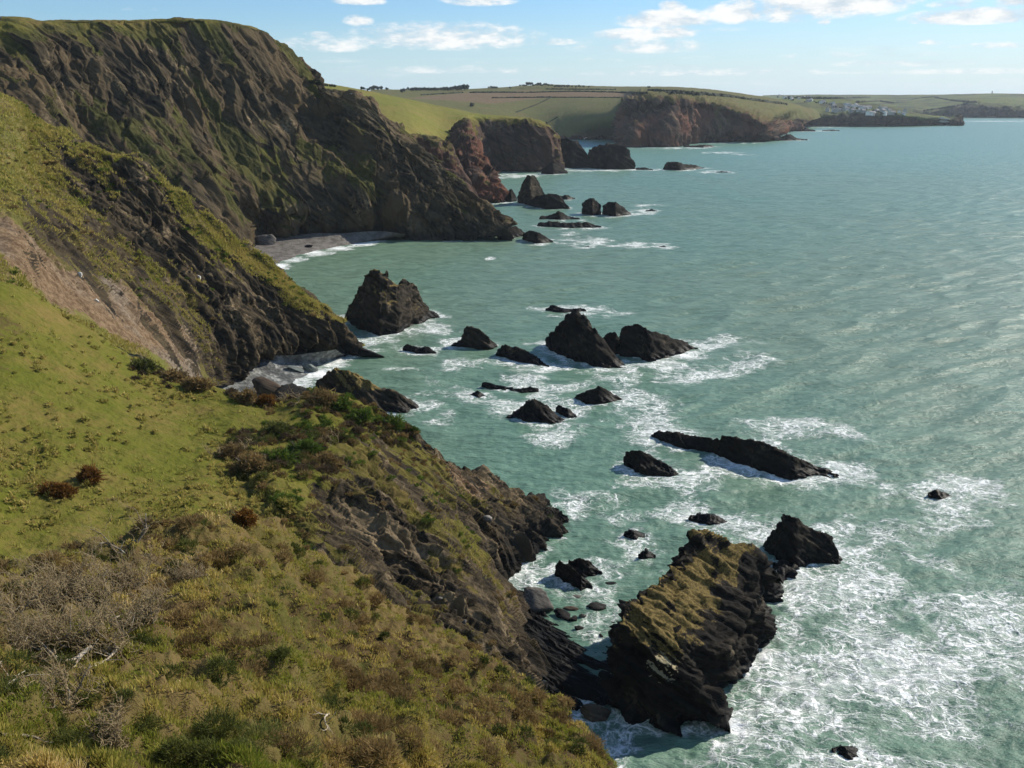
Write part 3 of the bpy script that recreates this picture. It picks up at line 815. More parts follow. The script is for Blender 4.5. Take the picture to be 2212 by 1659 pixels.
def islet(name, label, ctrl, turf, amp, wl, bed, seed, mat, cat, group=None, step=2.2, turf_z=3.0, ledge=None, gully=0.0):
    """loft a rock island from control sections, roughen it along its bedding and link it"""
    px = project(ctrl)
    tv = spans(px, step, 14, 300)
    tu = spans(np.swapaxes(px, 0, 1), step, 16, 340)
    g = resample(np.swapaxes(resample(np.swapaxes(ctrl, 0, 1), tv), 0, 1), tu)
    sh = g.shape[:2]
    nr = grid_normals(g)
    flip = nr[..., 2].mean() < 0
    if flip:
        nr = -nr
    f = g.reshape(-1, 3)
    q = squash(f, bed, 0.2) / wl
    warp = np.stack([fbm(f / (wl * 2.0), 2, seed=seed + i) for i in range(3)], -1) * 0.5
    r = ridged(q + warp, 4, 0.6, seed)
    d = amp * (0.7 * r - 0.45 + 0.35 * fbm(f / (wl * 0.28), 3, 0.6, seed + 4))
    for per, a in ((0.62, 0.75), (0.23, 0.35)):
        ph = (f @ np.array((0.46, -0.30, 0.83))) / (wl * per) + 0.9 * fbm(q * 0.45, 3, seed=seed + 7)
        fr = ph - np.floor(ph)
        rn = np.mod(np.sin(np.floor(ph) * 12.9898 + seed) * 43758.5453, 1.0)
        d += amp * a * (0.3 + rn) * (np.where(fr < 0.8, fr / 0.8, (1 - fr) / 0.2) - 0.5)
    qf = squash(f, bed, 0.16)
    d += amp * (0.50 * facets(qf / (wl * 0.50), seed + 11, 0.6) + 0.30 * facets(qf / (wl * 0.18), seed + 12, 0.6))
    if gully:
        d -= gully * sstep(0.15, 0.85, ridged(squash(f, (0.75, -0.1, -0.6), 0.16) / 5.5 + 0.35 * warp, 3, 0.55, seed + 21))
        d += 0.55 * gully + 0.5 * gully * facets(squash(f, (0.75, -0.1, -0.6), 0.45) / 3.2 + 0.2 * warp, seed + 22, 0.9)
    d *= 1 - 0.30 * turf * sstep(0.45, 0.75, np.abs(nr[..., 2].ravel())) * sstep(turf_z - 1.5, turf_z + 1.5, f[:, 2])
    d -= amp * 0.35
    out = f + nr.reshape(-1, 3) * d[:, None]
    n2 = grid_normals(out.reshape(*sh, 3))
    if flip:
        n2 = -n2
    tf = sstep(0.28, 0.72, 0.65 * nr[..., 2].ravel() + 0.35 * n2[..., 2].ravel() + 0.55 * fbm(f / (wl * 1.2), 4, 0.6, seed + 2)) * turf
    tf = tf * sstep(turf_z, turf_z + 3, f[:, 2] + 2 * fbm(f / wl, 2, seed=seed + 8) + 1.6 * gully * fbm(f / 5.0, 4, 0.6, seed=seed + 9))
    lg = np.zeros(len(f))
    if ledge is not None:
        c0, r0 = ledge
        lg = np.exp(-(((f - c0) / r0) ** 2).sum(-1)) * sstep(-0.15, 0.25, n2[..., 2].ravel() + 0.25 * fbm(f / 0.8, 3, seed=4))
    o = mesh_obj(name, out, grid_faces(*sh, flip), 4, mat, dict(turf=tf, ledge=lg))
    return tag(o, label, cat, group)


def stack(name, label, base, crest, t=3.0, turf=0.0, amp=0.55, wl=3.0, bed=(0.80, -0.25, -0.52), foam=5.0, seed=0, mat=None, cat='rock', group=None):
    """rock island: base = waterline seen in the photo (left to right), crest = its skyline; t = half thickness in metres"""
    bx, by = np.array(base, float).T
    cx, cy = np.array(crest, float).T
    x0, x1 = min(bx[0], cx[0]), max(bx[-1], cx[-1])
    n = max(10, len(crest) * 2)
    u = np.linspace(0.02, 0.98, n)
    xs = x0 + (x1 - x0) * u
    ye, yc = np.interp(xs, bx, by), np.interp(xs, cx, cy)
    jag = np.random.default_rng(seed).normal(0, 0.022, n) * (ye - yc).clip(0)
    yc = np.minimum(yc + jag, ye - 1.0)
    bp = np.array([S(x, y, 0) for x, y in zip(xs, ye)])
    prof = np.clip(np.sin(np.pi * u), 0, 1) ** 0.5
    c = np.array([P(x, y, math.hypot(b[0], b[1]) + t * pr) for x, y, b, pr in zip(xs, yc, bp, prof)])
    hd3 = np.concatenate((bp[:, :2] / np.linalg.norm(bp[:, :2], axis=1)[:, None], np.zeros((n, 1))), 1)
    tt = (t * prof)[:, None]
    front0 = bp - hd3 * 0.25 + (0, 0, -1.3)
    lo = bp * 0.72 + c * 0.28 - hd3 * 0.10 * tt
    mid = bp * 0.38 + c * 0.62 - hd3 * 0.08 * tt
    back = c + hd3 * 0.6 * tt
    back[:, 2] = np.maximum(c[:, 2], 0.2) * 0.6 - 0.2
    back0 = c + hd3 * 1.2 * tt
    back0[:, 2] = -1.8
    ctrl = np.stack((front0, lo, mid, c, back, back0), 1)
    e0, e1 = ctrl[0] * 0.5 + ctrl[0].mean(0) * 0.5, ctrl[-1] * 0.5 + ctrl[-1].mean(0) * 0.5
    e0[:, 2] = e1[:, 2] = -1.8
    e0 += (bp[0] - bp[1]) * 0.15
    e1 += (bp[-1] - bp[-2]) * 0.15
    ctrl = np.concatenate((e0[None], ctrl, e1[None]), 0)
    o = islet(name, label, ctrl, turf, amp, wl, bed, seed, mat or MAT_STACK, cat, group)
    for q0 in np.concatenate((bp, back0)):
        WATERLINE.append((q0[0], q0[1], foam))
    return o


MAT_STACK = stack_mat('slate', 1.0)
MAT_STACK_BROWN = stack_mat('brown_slate', 1.2, (0.15, 0.11, 0.04), ((0.010, 0.0085, 0.007), (0.045, 0.036, 0.025), (0.13, 0.10, 0.065)))
MAT_STACK_BIG = stack_mat('turfed_slate', 1.0, (0.112, 0.082, 0.029))

# the near stack: cross-sections from its front foot back to its far end, each from the gully side to the open sea
N_SECS = [
    [(1330, 1538, None), (1360, 1570, None), (1420, 1592, None), (1480, 1598, None), (1555, 1582, None)],
    [(1334, 1430, 94), (1362, 1445, 93.3), (1425, 1465, 93), (1490, 1490, 93.3), (1562, 1545, 93)],
    [(1340, 1325, 97), (1372, 1318, 97), (1440, 1352, 96.6), (1492, 1405, 96.6), (1572, 1505, None)],
    [(1352, 1307, 99.5), (1400, 1292, 100), (1470, 1335, 101), (1550, 1400, 101.5), (1640, 1450, None)],
    [(1400, 1274, 104), (1450, 1268, 105), (1530, 1308, 107), (1600, 1342, 108.5), (1662, 1382, None)],
    [(1442, 1238, 109), (1480, 1226, 111), (1560, 1250, 114), (1625, 1282, 116), (1690, 1312, None)],
    [(1478, 1214, 113), (1502, 1192, 115), (1572, 1202, 119), (1642, 1228, 122), (1706, 1272, None)],
    [(1482, 1182, 117), (1520, 1150, 120), (1590, 1172, 124), (1655, 1205, 126.5), (1722, 1245, None)],
]
nc = sections(N_SECS)[..., :3]
left = nc[:, 0] + (-1.0, 1.2, 0)
left[:, 2] = -1.5
right = nc[:, -1] + (1.2, 0.6, -1.2)
nc = np.concatenate((left[:, None], nc, right[:, None]), 1)
front = nc[0] + (0, -0.8, -1.2)
far = nc[-1] + (1.0, 5.0, 0)
far[:, 2] = -1.6
nc = np.concatenate((front[None], nc, far[None]), 0)
islet('sea_stack', 'huge slab-sided sea stack with ochre turf sloping over its top, beside the foreground cliff', nc,
      1.0, 1.15, 4.0, (0.80, 0.0, -0.6), 101, MAT_STACK_BIG, 'sea stack', turf_z=6.9, gully=1.5, ledge=(P(1430, 1445, 93.4), (1.9, 2.0, 1.7)))
for q0 in np.concatenate((nc[:, -1], nc[1])):
    WATERLINE.append((q0[0], q0[1], 7))

STACKS = [
    ('sea_stack', 'broad conical sea stack with ochre lichen top standing off the middle headland', [(742, 690), (770, 712), (820, 727), (862, 722), (892, 706), (915, 700), (930, 690), (955, 686)],
     [(742, 682), (766, 640), (786, 598), (800, 586), (822, 581), (838, 588), (852, 606), (862, 611), (874, 602), (888, 604), (908, 630), (928, 668), (955, 684)], 9, 0.8, 1.2, 6, 8, 'sea stack'),
    ('rock', 'black jagged rock with a blunt left tower between the conical stack and the pyramid rock', [(972, 748), (1000, 752), (1040, 758), (1060, 757), (1076, 750)],
     [(972, 744), (995, 734), (1004, 706), (1015, 700), (1035, 710), (1055, 726), (1076, 748)], 4, 0.3, 0.6, 3, 5, 'rock'),
    ('rock', 'low black twin-humped rock just off the tip of the middle headland', [(868, 758), (900, 766), (946, 766)],
     [(868, 752), (880, 741), (905, 750), (925, 747), (946, 764)], 2.5, 0, 0.4, 2.2, 5, 'rock'),
    ('rock', 'black slab rock sloping down to the right toward the pyramid rock', [(1070, 768), (1100, 780), (1150, 790), (1191, 797)],
     [(1070, 758), (1085, 744), (1110, 749), (1130, 754), (1152, 764), (1175, 780), (1191, 795)], 4, 0, 0.6, 3, 6, 'rock'),
    ('sea_stack', 'tall black pyramid-shaped sea stack in the middle of the bay', [(1174, 750), (1200, 765), (1240, 780), (1300, 797), (1357, 796)],
     [(1174, 742), (1185, 722), (1205, 698), (1225, 674), (1242, 664), (1262, 680), (1282, 702), (1305, 735), (1325, 760), (1342, 780), (1357, 794)], 9, 0, 0.9, 4.5, 9, 'sea stack'),
    ('rock', 'small black hump wedged between the pyramid stack and the slanting crag', [(1298, 760), (1330, 768), (1350, 762)],
     [(1298, 735), (1312, 716), (1330, 718), (1350, 740)], 4, 0, 0.6, 3, 5, 'rock'),
    ('sea_stack', 'black slanting crag with stepped crest right of the pyramid stack', [(1335, 770), (1380, 775), (1402, 786), (1440, 779), (1480, 766), (1517, 758)],
     [(1335, 722), (1345, 706), (1360, 697), (1378, 697), (1402, 708), (1440, 723), (1476, 739), (1517, 756)], 7, 0, 0.9, 4, 10, 'sea stack'),
    ('rock', 'small low black rock in foam behind the pyramid stack', [(1176, 672), (1220, 678), (1270, 674)],
     [(1176, 667), (1195, 657), (1215, 664), (1240, 667), (1258, 663), (1270, 672)], 3, 0, 0.5, 3, 8, 'rock'),
    ('sea_stack', 'long ochre-topped stack behind the near spur, running out to a jagged black toe', [(676, 862), (720, 875), (800, 893), (860, 896), (909, 890)],
     [(676, 826), (700, 808), (726, 792), (760, 802), (800, 816), (830, 838), (860, 850), (885, 864), (909, 885)], 7, 0.9, 0.9, 4, 6, 'sea stack'),
    ('rock', 'black cone-shaped rock nearest the near spur, with a low tail on its left', [(1092, 905), (1140, 914), (1190, 917), (1224, 912)],
     [(1092, 901), (1112, 888), (1135, 868), (1152, 858), (1176, 870), (1200, 892), (1224, 910)], 4.5, 0, 0.6, 3, 6, 'rock'),
    ('rock', 'small black slab rock beside the right foot of the cone-shaped rock', [(1198, 890), (1225, 904), (1249, 903)],
     [(1198, 880), (1210, 874), (1230, 884), (1249, 900)], 2, 0, 0.35, 2, 5, 'rock'),
    ('rock', 'black crooked rock with a short peak beyond the cone-shaped rock', [(1241, 864), (1270, 874), (1300, 876), (1330, 871), (1352, 867)],
     [(1241, 856), (1262, 845), (1283, 837), (1293, 830), (1312, 841), (1330, 852), (1352, 866)], 3.5, 0, 0.55, 2.6, 7, 'rock'),
    ('rock', 'small black dome rock awash left of the thin flat reef', [(1012, 858), (1035, 861), (1053, 858)], [(1012, 853), (1030, 842), (1053, 856)], 2, 0, 0.3, 2, 4, 'rock'),
    ('rock', 'thin flat black reef above the cone-shaped rock', [(1038, 835), (1090, 846), (1130, 850), (1166, 846)],
     [(1038, 829), (1052, 825), (1090, 834), (1125, 839), (1145, 834), (1166, 842)], 2, 0, 0.4, 2.2, 5, 'rock'),
    ('rock', 'long low black reef with a flat even back, left half of the split reef', [(1403, 944), (1450, 965), (1500, 976), (1557, 988)],
     [(1403, 938), (1430, 929), (1480, 936), (1540, 946), (1557, 952)], 3.5, 0, 0.5, 2.6, 7, 'rock'),
    ('rock', 'long black reef with square end and ragged tail, right half of the split reef', [(1548, 985), (1600, 1006), (1680, 1031), (1720, 1038), (1760, 1030), (1818, 1031)],
     [(1548, 956), (1560, 936), (1600, 944), (1640, 955), (1670, 961), (1700, 975), (1740, 996), (1780, 1011), (1818, 1028)], 4, 0, 0.6, 2.8, 9, 'rock'),
    ('rock', 'black wedge rock with a steep left end below the long split reef', [(1346, 1005), (1380, 1025), (1430, 1031), (1460, 1038), (1482, 1036)],
     [(1346, 984), (1365, 969), (1400, 978), (1440, 1000), (1482, 1034)], 3.5, 0, 0.5, 2.6, 6, 'rock'),
    ('rock', 'lone low black rock far out in a ring of white surf', [(2003, 1074), (2035, 1082), (2068, 1080)], [(2003, 1064), (2020, 1057), (2045, 1063), (2068, 1078)], 2.2, 0, 0.4, 2, 9, 'rock'),
    ('rock', 'flat black ragged rock beyond the peak of the huge turf-topped stack', [(1486, 1122), (1530, 1140), (1581, 1138)], [(1486, 1116), (1510, 1108), (1545, 1111), (1581, 1134)], 2.4, 0, 0.4, 2, 5, 'rock'),
    ('rock', 'small black rounded rock in calm green water left of the flat ragged rock', [(1346, 1162), (1370, 1169), (1402, 1160)], [(1346, 1150), (1362, 1142), (1380, 1146), (1402, 1157)], 1.6, 0, 0.3, 1.6, 4, 'rock'),
    ('rock', 'small black pointed rock in calm water left of the turf-topped stack', [(1376, 1206), (1395, 1212), (1419, 1206)], [(1376, 1200), (1395, 1184), (1419, 1202)], 1.4, 0, 0.3, 1.5, 3.5, 'rock'),
    ('rock', 'low jagged black rock bridging the huge stack and the striped crag', [(1668, 1236), (1700, 1246), (1742, 1256)], [(1668, 1216), (1690, 1208), (1712, 1222), (1742, 1250)], 3, 0, 0.5, 2.2, 6, 'rock'),
    ('sea_stack', 'black striped crag leaning right beyond the end of the huge turf-topped stack', [(1644, 1190), (1680, 1215), (1720, 1236), (1760, 1228), (1820, 1224)],
     [(1644, 1182), (1660, 1158), (1682, 1128), (1697, 1109), (1730, 1124), (1772, 1145), (1800, 1166), (1820, 1205)], 5, 0, 0.7, 3, 9, 'sea stack'),
    ('rock', 'black split slab rock in the calm inlet, its nearer half', [(1197, 1245), (1220, 1262), (1255, 1283), (1284, 1278)], [(1197, 1224), (1208, 1210), (1235, 1222), (1260, 1244), (1284, 1268)], 1.8, 0, 0.4, 1.8, 3.5, 'rock'),
    ('rock', 'black split slab rock in the calm inlet, its farther half', [(1225, 1240), (1262, 1252), (1302, 1244)], [(1225, 1214), (1250, 1202), (1275, 1212), (1302, 1240)], 1.8, 0, 0.4, 1.8, 4, 'rock'),
    ('rock', 'lone brown-black boulder awash in the surf at the bottom right', [(1797, 1630), (1830, 1648), (1878, 1646)], [(1797, 1618), (1815, 1608), (1845, 1618), (1878, 1640)], 1.6, 0.3, 0.3, 1.6, 6, 'rock'),
    ('sea_stack', 'tall blunt brown tower rock beyond the great headland', [(1117, 438), (1145, 445), (1180, 440)], [(1117, 425), (1128, 393), (1141, 377), (1156, 380), (1170, 402), (1180, 425)], 8, 0.3, 1.2, 6, 8, 'sea stack'),
    ('rock', 'dark rounded shoulder rock touching the tall blunt tower', [(1142, 445), (1180, 453), (1232, 452)], [(1142, 432), (1162, 420), (1190, 417), (1212, 420), (1220, 436), (1232, 450)], 7, 0, 1.0, 5, 8, 'rock'),
    ('rock', 'small pointed brown rock left of the tall blunt tower', [(1089, 434), (1104, 437), (1119, 434)], [(1089, 424), (1104, 404), (1119, 428)], 5, 0, 0.9, 5, 6, 'rock'),
    ('rock', 'thin dark skerry behind the rounded shoulder rock', [(1200, 430), (1225, 432), (1244, 430)], [(1200, 424), (1225, 420), (1244, 428)], 4, 0, 0.7, 4, 6, 'rock'),
    ('sea_stack', 'squat dark square-topped stack, left one of the pair off the great headland', [(1256, 463), (1280, 467), (1299, 464)], [(1256, 440), (1268, 428), (1285, 427), (1299, 445)], 7, 0, 1.0, 5, 7, 'sea stack'),
    ('sea_stack', 'squat dark dome-shaped stack, right one of the pair off the great headland', [(1300, 464), (1330, 469), (1366, 464)], [(1300, 448), (1312, 435), (1332, 434), (1348, 448), (1366, 461)], 7, 0, 1.0, 5, 9, 'sea stack'),
    ('rock', 'tiny dark skerry with a white surf tail right of the dome-shaped stack', [(1394, 457), (1420, 457)], [(1394, 454), (1408, 451), (1420, 455)], 3, 0, 0.5, 3, 8, 'rock'),
    ('rock', 'low dark skerry with a small peak below the squat pair of stacks', [(1164, 474), (1210, 476), (1254, 474)], [(1164, 466), (1190, 465), (1206, 454), (1225, 465), (1254, 471)], 6, 0, 0.8, 4, 6, 'rock'),
    ('rock', 'long flat dark reef off the great headland', [(1158, 489), (1230, 494), (1303, 492)], [(1158, 482), (1180, 478), (1230, 480), (1270, 478), (1303, 489)], 6, 0, 0.8, 4, 6, 'rock'),
    ('rock', 'ragged dark slab rock touching the very toe of the great headland', [(1085, 516), (1110, 514), (1142, 510)], [(1085, 495), (1100, 484), (1120, 490), (1142, 506)], 5, 0, 0.8, 4, 5, 'rock'),
    ('rock', 'dark bristling rock standing clear off the toe of the great headland', [(1128, 518), (1160, 528), (1196, 524)], [(1128, 506), (1145, 496), (1165, 500), (1182, 513), (1196, 521)], 5, 0, 0.8, 4, 8, 'rock'),
    ('rock', 'tiny dark rock in the white streak off the bristling rock', [(1263, 535), (1279, 535)], [(1263, 533), (1271, 531), (1279, 534)], 1.6, 0, 0.3, 2, 8, 'rock'),
    ('rock', 'tiny outermost dark rock at the end of the white streak', [(1424, 535), (1446, 535)], [(1424, 532), (1434, 530), (1446, 534)], 2, 0, 0.3, 2, 9, 'rock'),
    ('sea_stack', 'brown craggy stack joined to the red promontory', [(1199, 360), (1235, 364), (1272, 363)], [(1199, 318), (1206, 298), (1222, 294), (1242, 302), (1258, 318), (1272, 338)], 18, 0.2, 2.2, 11, 12, 'sea stack'),
    ('sea_stack', 'massive flat-topped dark stack outermost off the red promontory', [(1262, 362), (1310, 367), (1376, 366)], [(1262, 342), (1276, 318), (1298, 311), (1330, 309), (1352, 314), (1364, 334), (1376, 362)], 20, 0.2, 2.2, 11, 14, 'sea stack'),
    ('rock', 'low dark rock at the foot of the red promontory', [(1168, 376), (1195, 377), (1228, 375)], [(1168, 366), (1188, 348), (1205, 355), (1228, 371)], 8, 0, 1.2, 6, 10, 'rock'),
    ('rock', 'flat skerry trailing right from the massive flat-topped stack', [(1372, 367), (1412, 368)], [(1372, 362), (1392, 361), (1412, 366)], 6, 0, 0.8, 5, 10, 'rock'),
    ('rock', 'dark wedge islet with a long low tail, alone off the red promontory', [(1432, 367), (1470, 369), (1524, 364)], [(1432, 360), (1441, 348), (1462, 347), (1480, 353), (1500, 356), (1524, 362)], 12, 0, 1.4, 7, 12, 'rock'),
    ('rock', 'thin dark skerry right of the wedge islet', [(1546, 373), (1580, 373)], [(1546, 371), (1562, 369), (1580, 372)], 5, 0, 0.6, 4, 12, 'rock'),
    ('rock', 'dark rocky islet off the end of the far red cliff', [(1655, 303), (1700, 304), (1746, 303)], [(1655, 299), (1685, 297), (1698, 289), (1712, 291), (1722, 298), (1746, 301)], 14, 0, 2, 10, 22, 'rock'),
    ('rock', 'low dark rock off the cliffs in front of the village headland', [(1728, 284), (1762, 284)], [(1728, 278), (1740, 276), (1762, 281)], 14, 0, 2, 10, 24, 'rock'),
    ('rock', 'faint skerry in the sea below the village', [(1775, 283), (1815, 283)], [(1775, 281), (1800, 279.5), (1815, 282)], 10, 0, 1, 8, 24, 'rock'),
    ('rock', 'low dark ledge at the foot of the far red cliff', [(1475, 318), (1520, 319), (1545, 317)], [(1475, 312), (1500, 313), (1520, 311), (1545, 315)], 12, 0, 1.5, 8, 14, 'rock'),
]
for i, (nm, lab, base, crest, t, turf, amp, wl, foam, cat) in enumerate(STACKS):
    stack(nm, lab, base, crest, t=t, turf=turf, amp=amp, wl=wl, foam=foam, seed=200 + i * 3, cat=cat, mat=MAT_STACK_BROWN if turf > 0.2 else MAT_STACK)

# ------------------------------------------------------------------ sea
for name, reach in (('promontory', 16), ('red_spur', 10), ('red_ridge', 10), ('great_headland', 6), ('middle_spur', 6), ('bench', 3.0)):
    secs = dict(promontory=E_SECS, red_spur=Q_SECS, red_ridge=R_SECS, great_headland=D_SECS, middle_spur=C_SECS, bench=B_SECS)[name]
    c = sections(secs)[:, 0]
    for q in resample(c, np.linspace(0, len(c) - 1, len(c) * 3)):
        if q[2] < 0.5:
            WATERLINE.append((q[0], q[1], reach))
for x, y, r in ((470, 640, 9), (515, 615, 9), (560, 592, 9), (600, 574, 9), (640, 560, 8), (680, 547, 8), (720, 538, 8), (760, 531, 7), (800, 523, 6), (840, 518, 5), (620, 850, 8), (660, 825, 8), (690, 805, 8), (715, 788, 7), (740, 776, 6),
                (640, 838, 8), (675, 815, 8)):
    q = S(x, y)
    WATERLINE += [(q[0], q[1], r)] * 2
# patches of broken white water: (pixel x, y, half width px, half depth px, density)
SURF = [(1950, 1420, 330, 170, 1.0), (2120, 1560, 220, 130, .75), (1820, 1290, 170, 90, 1.0), (1700, 1420, 120, 150, .9), (1640, 1560, 220, 110, .75), (1350, 1610, 130, 70, .8), (1480, 1645, 200, 40, .75),
        (2100, 1330, 200, 90, .85), (2180, 1400, 110, 70, .95), (1250, 1530, 70, 60, .9), (1760, 1560, 230, 120, .6), (2100, 1640, 200, 60, .6),
        (2070, 1080, 150, 60, .72), (1760, 1045, 150, 45, .55), (1650, 930, 260, 45, .62), (1380, 950, 120, 40, .55), (1560, 770, 120, 60, .62), (1450, 800, 160, 40, .62),
        (1280, 830, 250, 60, .56), (1180, 800, 140, 40, .55), (1030, 800, 160, 40, .5), (1380, 880, 150, 50, .62), (1240, 940, 160, 40, .52), (1150, 885, 120, 60, .5),
        (960, 870, 90, 70, .5), (930, 720, 110, 30, .5), (820, 745, 90, 30, .6), (1250, 665, 120, 20, .6), (1330, 680, 80, 18, .5), (1650, 1000, 330, 110, .42), (1900, 1180, 250, 140, .45),
        (1300, 1050, 120, 60, .42), (1220, 1080, 60, 60, .6), (1450, 1110, 140, 60, .42), (1330, 1240, 140, 60, .5), (1250, 1290, 80, 40, .6), (1290, 1340, 60, 50, .75), (1150, 1250, 60, 40, .5),
        (1360, 1120, 120, 80, .40), (1420, 1220, 60, 60, .45), (1600, 1150, 120, 60, .45), (2000, 990, 260, 80, .22), (1380, 530, 100, 8, .7), (1260, 523, 90, 12, .65), (1240, 510, 60, 10, .5),
        (1400, 445, 50, 5, .7), (1380, 460, 60, 8, .55), (1250, 490, 100, 18, .45), (1560, 330, 60, 3, .75), (1600, 335, 70, 2, .5), (1540, 372, 50, 4, .6), (1280, 368, 120, 5, .7), (1120, 380, 70, 5, .95), (1080, 384, 40, 4, 1.0),
        (1450, 320, 110, 3, .7), (1580, 309, 100, 2.5, .6), (1720, 283, 60, 2, .8), (1780, 275, 80, 1.2, .6), (2150, 262, 120, 1.6, .7), (2200, 252.7, 200, .8, .8), (1900, 272, 150, 1.0, .6), (1750, 296, 40, 1.5, .4),
        (600, 575, 26, 7, 1.8), (640, 561, 26, 5, 1.8), (682, 548, 32, 5, 1.8), (730, 537, 32, 4, 1.7), (780, 528, 32, 3.4, 1.6), (825, 519, 25, 3, 1.5), (560, 594, 30, 9, 1.7),
        (645, 840, 32, 15, 1.7), (690, 808, 30, 12, 1.7), (730, 788, 26, 9, 1.6),
        (700, 690, 60, 30, .4), (720, 640, 60, 30, .25), (870, 800, 60, 8, .6), (950, 806, 60, 4, .8), (980, 803, 40, 6, .8), (925, 915, 45, 6, .75), (930, 880, 30, 30, .6), (1300, 905, 90, 40, .55), (1060, 560, 14, 4, .8), (1900, 1340, 60, 25, 1.1)]


def sea():
    na, nr = 900, 900
    a = np.radians(np.linspace(-40, 44, na))
    r = np.concatenate((np.geomspace(50, 4800, nr - 30), np.geomspace(5000, 45000, 30)))
    A, R = np.meshgrid(a, r, indexing='ij')
    p = np.stack((np.sin(A) * R, np.cos(A) * R, np.zeros_like(R)), -1)
    # coarse foam density
    cs = 2
    pc = p[::cs, ::cs, :2]
    wl = np.array(WATERLINE)
    near = np.zeros(pc.shape[:2])
    for i in range(pc.shape[0]):
        dd = np.linalg.norm(pc[i][:, None] - wl[None, :, :2], axis=-1) / wl[None, :, 2]
        near[i] = dd.min(1)
    nz = 0.55 + 0.9 * fbm(np.concatenate((pc / 7.0, np.full((*pc.shape[:2], 1), 4.0)), -1), 3, 0.6, seed=8)
    foam = (0.72 * np.exp(-(near / 0.40) ** 1.2) + 0.30 * np.exp(-(near / 1.7) ** 1.5)) * np.clip(nz, 0.1, 1.3)
    warp = np.stack((fbm(np.concatenate((pc / 14.0, np.zeros((*pc.shape[:2], 1))), -1), 3, seed=3), fbm(np.concatenate((pc / 14.0, np.ones((*pc.shape[:2], 1))), -1), 3, seed=5)), -1)
    surf = np.zeros(pc.shape[:2])
    pw = np.concatenate((pc, np.zeros((*pc.shape[:2], 1))), -1)
    px = project(pw)
    for (x, y, rx, ry, dns) in SURF:
        c0, cx1, cy1 = S(x, y), S(x + rx, y), S(x, y - ry)
        ux, uy = (cx1 - c0)[:2], (cy1 - c0)[:2]
        M = np.linalg.inv(np.stack((ux, uy), 1))
        k = (pc - c0[:2]) @ M.T
        k = k + warp * np.array((0.30, 0.30))
        surf = np.maximum(surf, 0.65 * dns * np.exp(-(k ** 2).sum(-1) * 1.1))
    foam = np.maximum(foam, surf) + 0.35 * np.minimum(foam, surf)
    # colour drift: silty green inshore, blue-green outside
    tint = sstep(0.0, 1.0, 0.5 + 0.75 * fbm(pw / np.array((90.0, 260.0, 1)), 4, 0.55, 12) + 0.0)

    def up(v):
        i = np.arange(na) / cs
        j = np.arange(nr) / cs
        i0 = np.clip(i.astype(int), 0, v.shape[0] - 2)
        j0 = np.clip(j.astype(int), 0, v.shape[1] - 2)
        fi, fj = np.clip(i - i0, 0, 1)[:, None], np.clip(j - j0, 0, 1)[None]
        return (v[i0][:, j0] * (1 - fi) * (1 - fj) + v[i0 + 1][:, j0] * fi * (1 - fj) + v[i0][:, j0 + 1] * (1 - fi) * fj + v[i0 + 1][:, j0 + 1] * fi * fj)
    foam, tint, near = up(foam), up(tint), up(near)
    # swell and chop rolling in from the lower right
    f = p.reshape(-1, 3)
    rr = R.ravel()
    wdir = np.array((-0.55, 0.83, 0))
    wperp = np.array((0.83, 0.55, 0))
    u, v = f @ wdir, f @ wperp
    q = np.stack((u, v * 0.28, np.zeros_like(u)), -1)
    open_ = sstep(0.3, 2.5, near.ravel())
    h = 0.55 * (1 - np.abs(gnoise(q / 9.0 + 3, 2)) * 2) * (0.35 + 0.65 * open_)
    h += 0.30 * gnoise(q / 4.0, 4) * sstep(700, 150, rr)
    h += 0.16 * gnoise(f / 1.6, 6) * sstep(350, 90, rr)
    h += 0.25 * foam.ravel() * fbm(f / 1.3, 2, seed=9) * sstep(400, 100, rr)
    h *= sstep(2500, 300, rr) * 0.9 + 0.1
    h *= sstep(9000, 3000, rr)
    f = f.copy()
    f[:, 2] += h * 1.15
    o = mesh_obj('sea', f, grid_faces(na, nr, True), 4, MAT_SEA, dict(foam=foam, tint=tint))
    return tag(o, kind='structure')


MAT_SEA, t = new_mat('sea_water')
pos = t.n('ShaderNodeNewGeometry').outputs['Position']
fo, ti = t.attr('foam'), t.attr('tint')
wn = t.n('ShaderNodeTexNoise')
t.link(pos, wn.inputs['Vector'])
wn.inputs['Scale'].default_value = 0.16
wn.inputs['Detail'].default_value = 5
warp = t.vmath('ADD', pos, t.vmath('SCALE', t.vmath('SUBTRACT', wn.outputs['Color'], (0.5, 0.5, 0.5)), s=7.0))
sq = t.n('ShaderNodeMapping')
t.link(warp, sq.inputs['Vector'])
sq.inputs['Rotation'].default_value = (0, 0, math.radians(-34))
sq.inputs['Scale'].default_value = (0.6, 1.0, 1.0)


wn2 = t.n('ShaderNodeTexNoise')
t.link(pos, wn2.inputs['Vector'])
wn2.inputs['Scale'].default_value = 0.9
wn2.inputs['Detail'].default_value = 4
lacev = t.vmath('ADD', sq.outputs[0], t.vmath('SCALE', t.vmath('SUBTRACT', wn2.outputs['Color'], (0.5, 0.5, 0.5)), s=1.3))
nb = t.noise(warp, 0.075, 7.0, 0.62)
nf = t.noise(sq.outputs[0], 1.0, 9.0, 0.76)
fon = t.math('ADD', fo, t.math('ADD', t.math('MULTIPLY', t.math('SUBTRACT', nb, 0.5), 2.9), t.math('MULTIPLY', t.math('SUBTRACT', nf, 0.5), 0.55)))
fon = t.math('MULTIPLY', fon, t.ramp(fo, 0.05, 0.30))


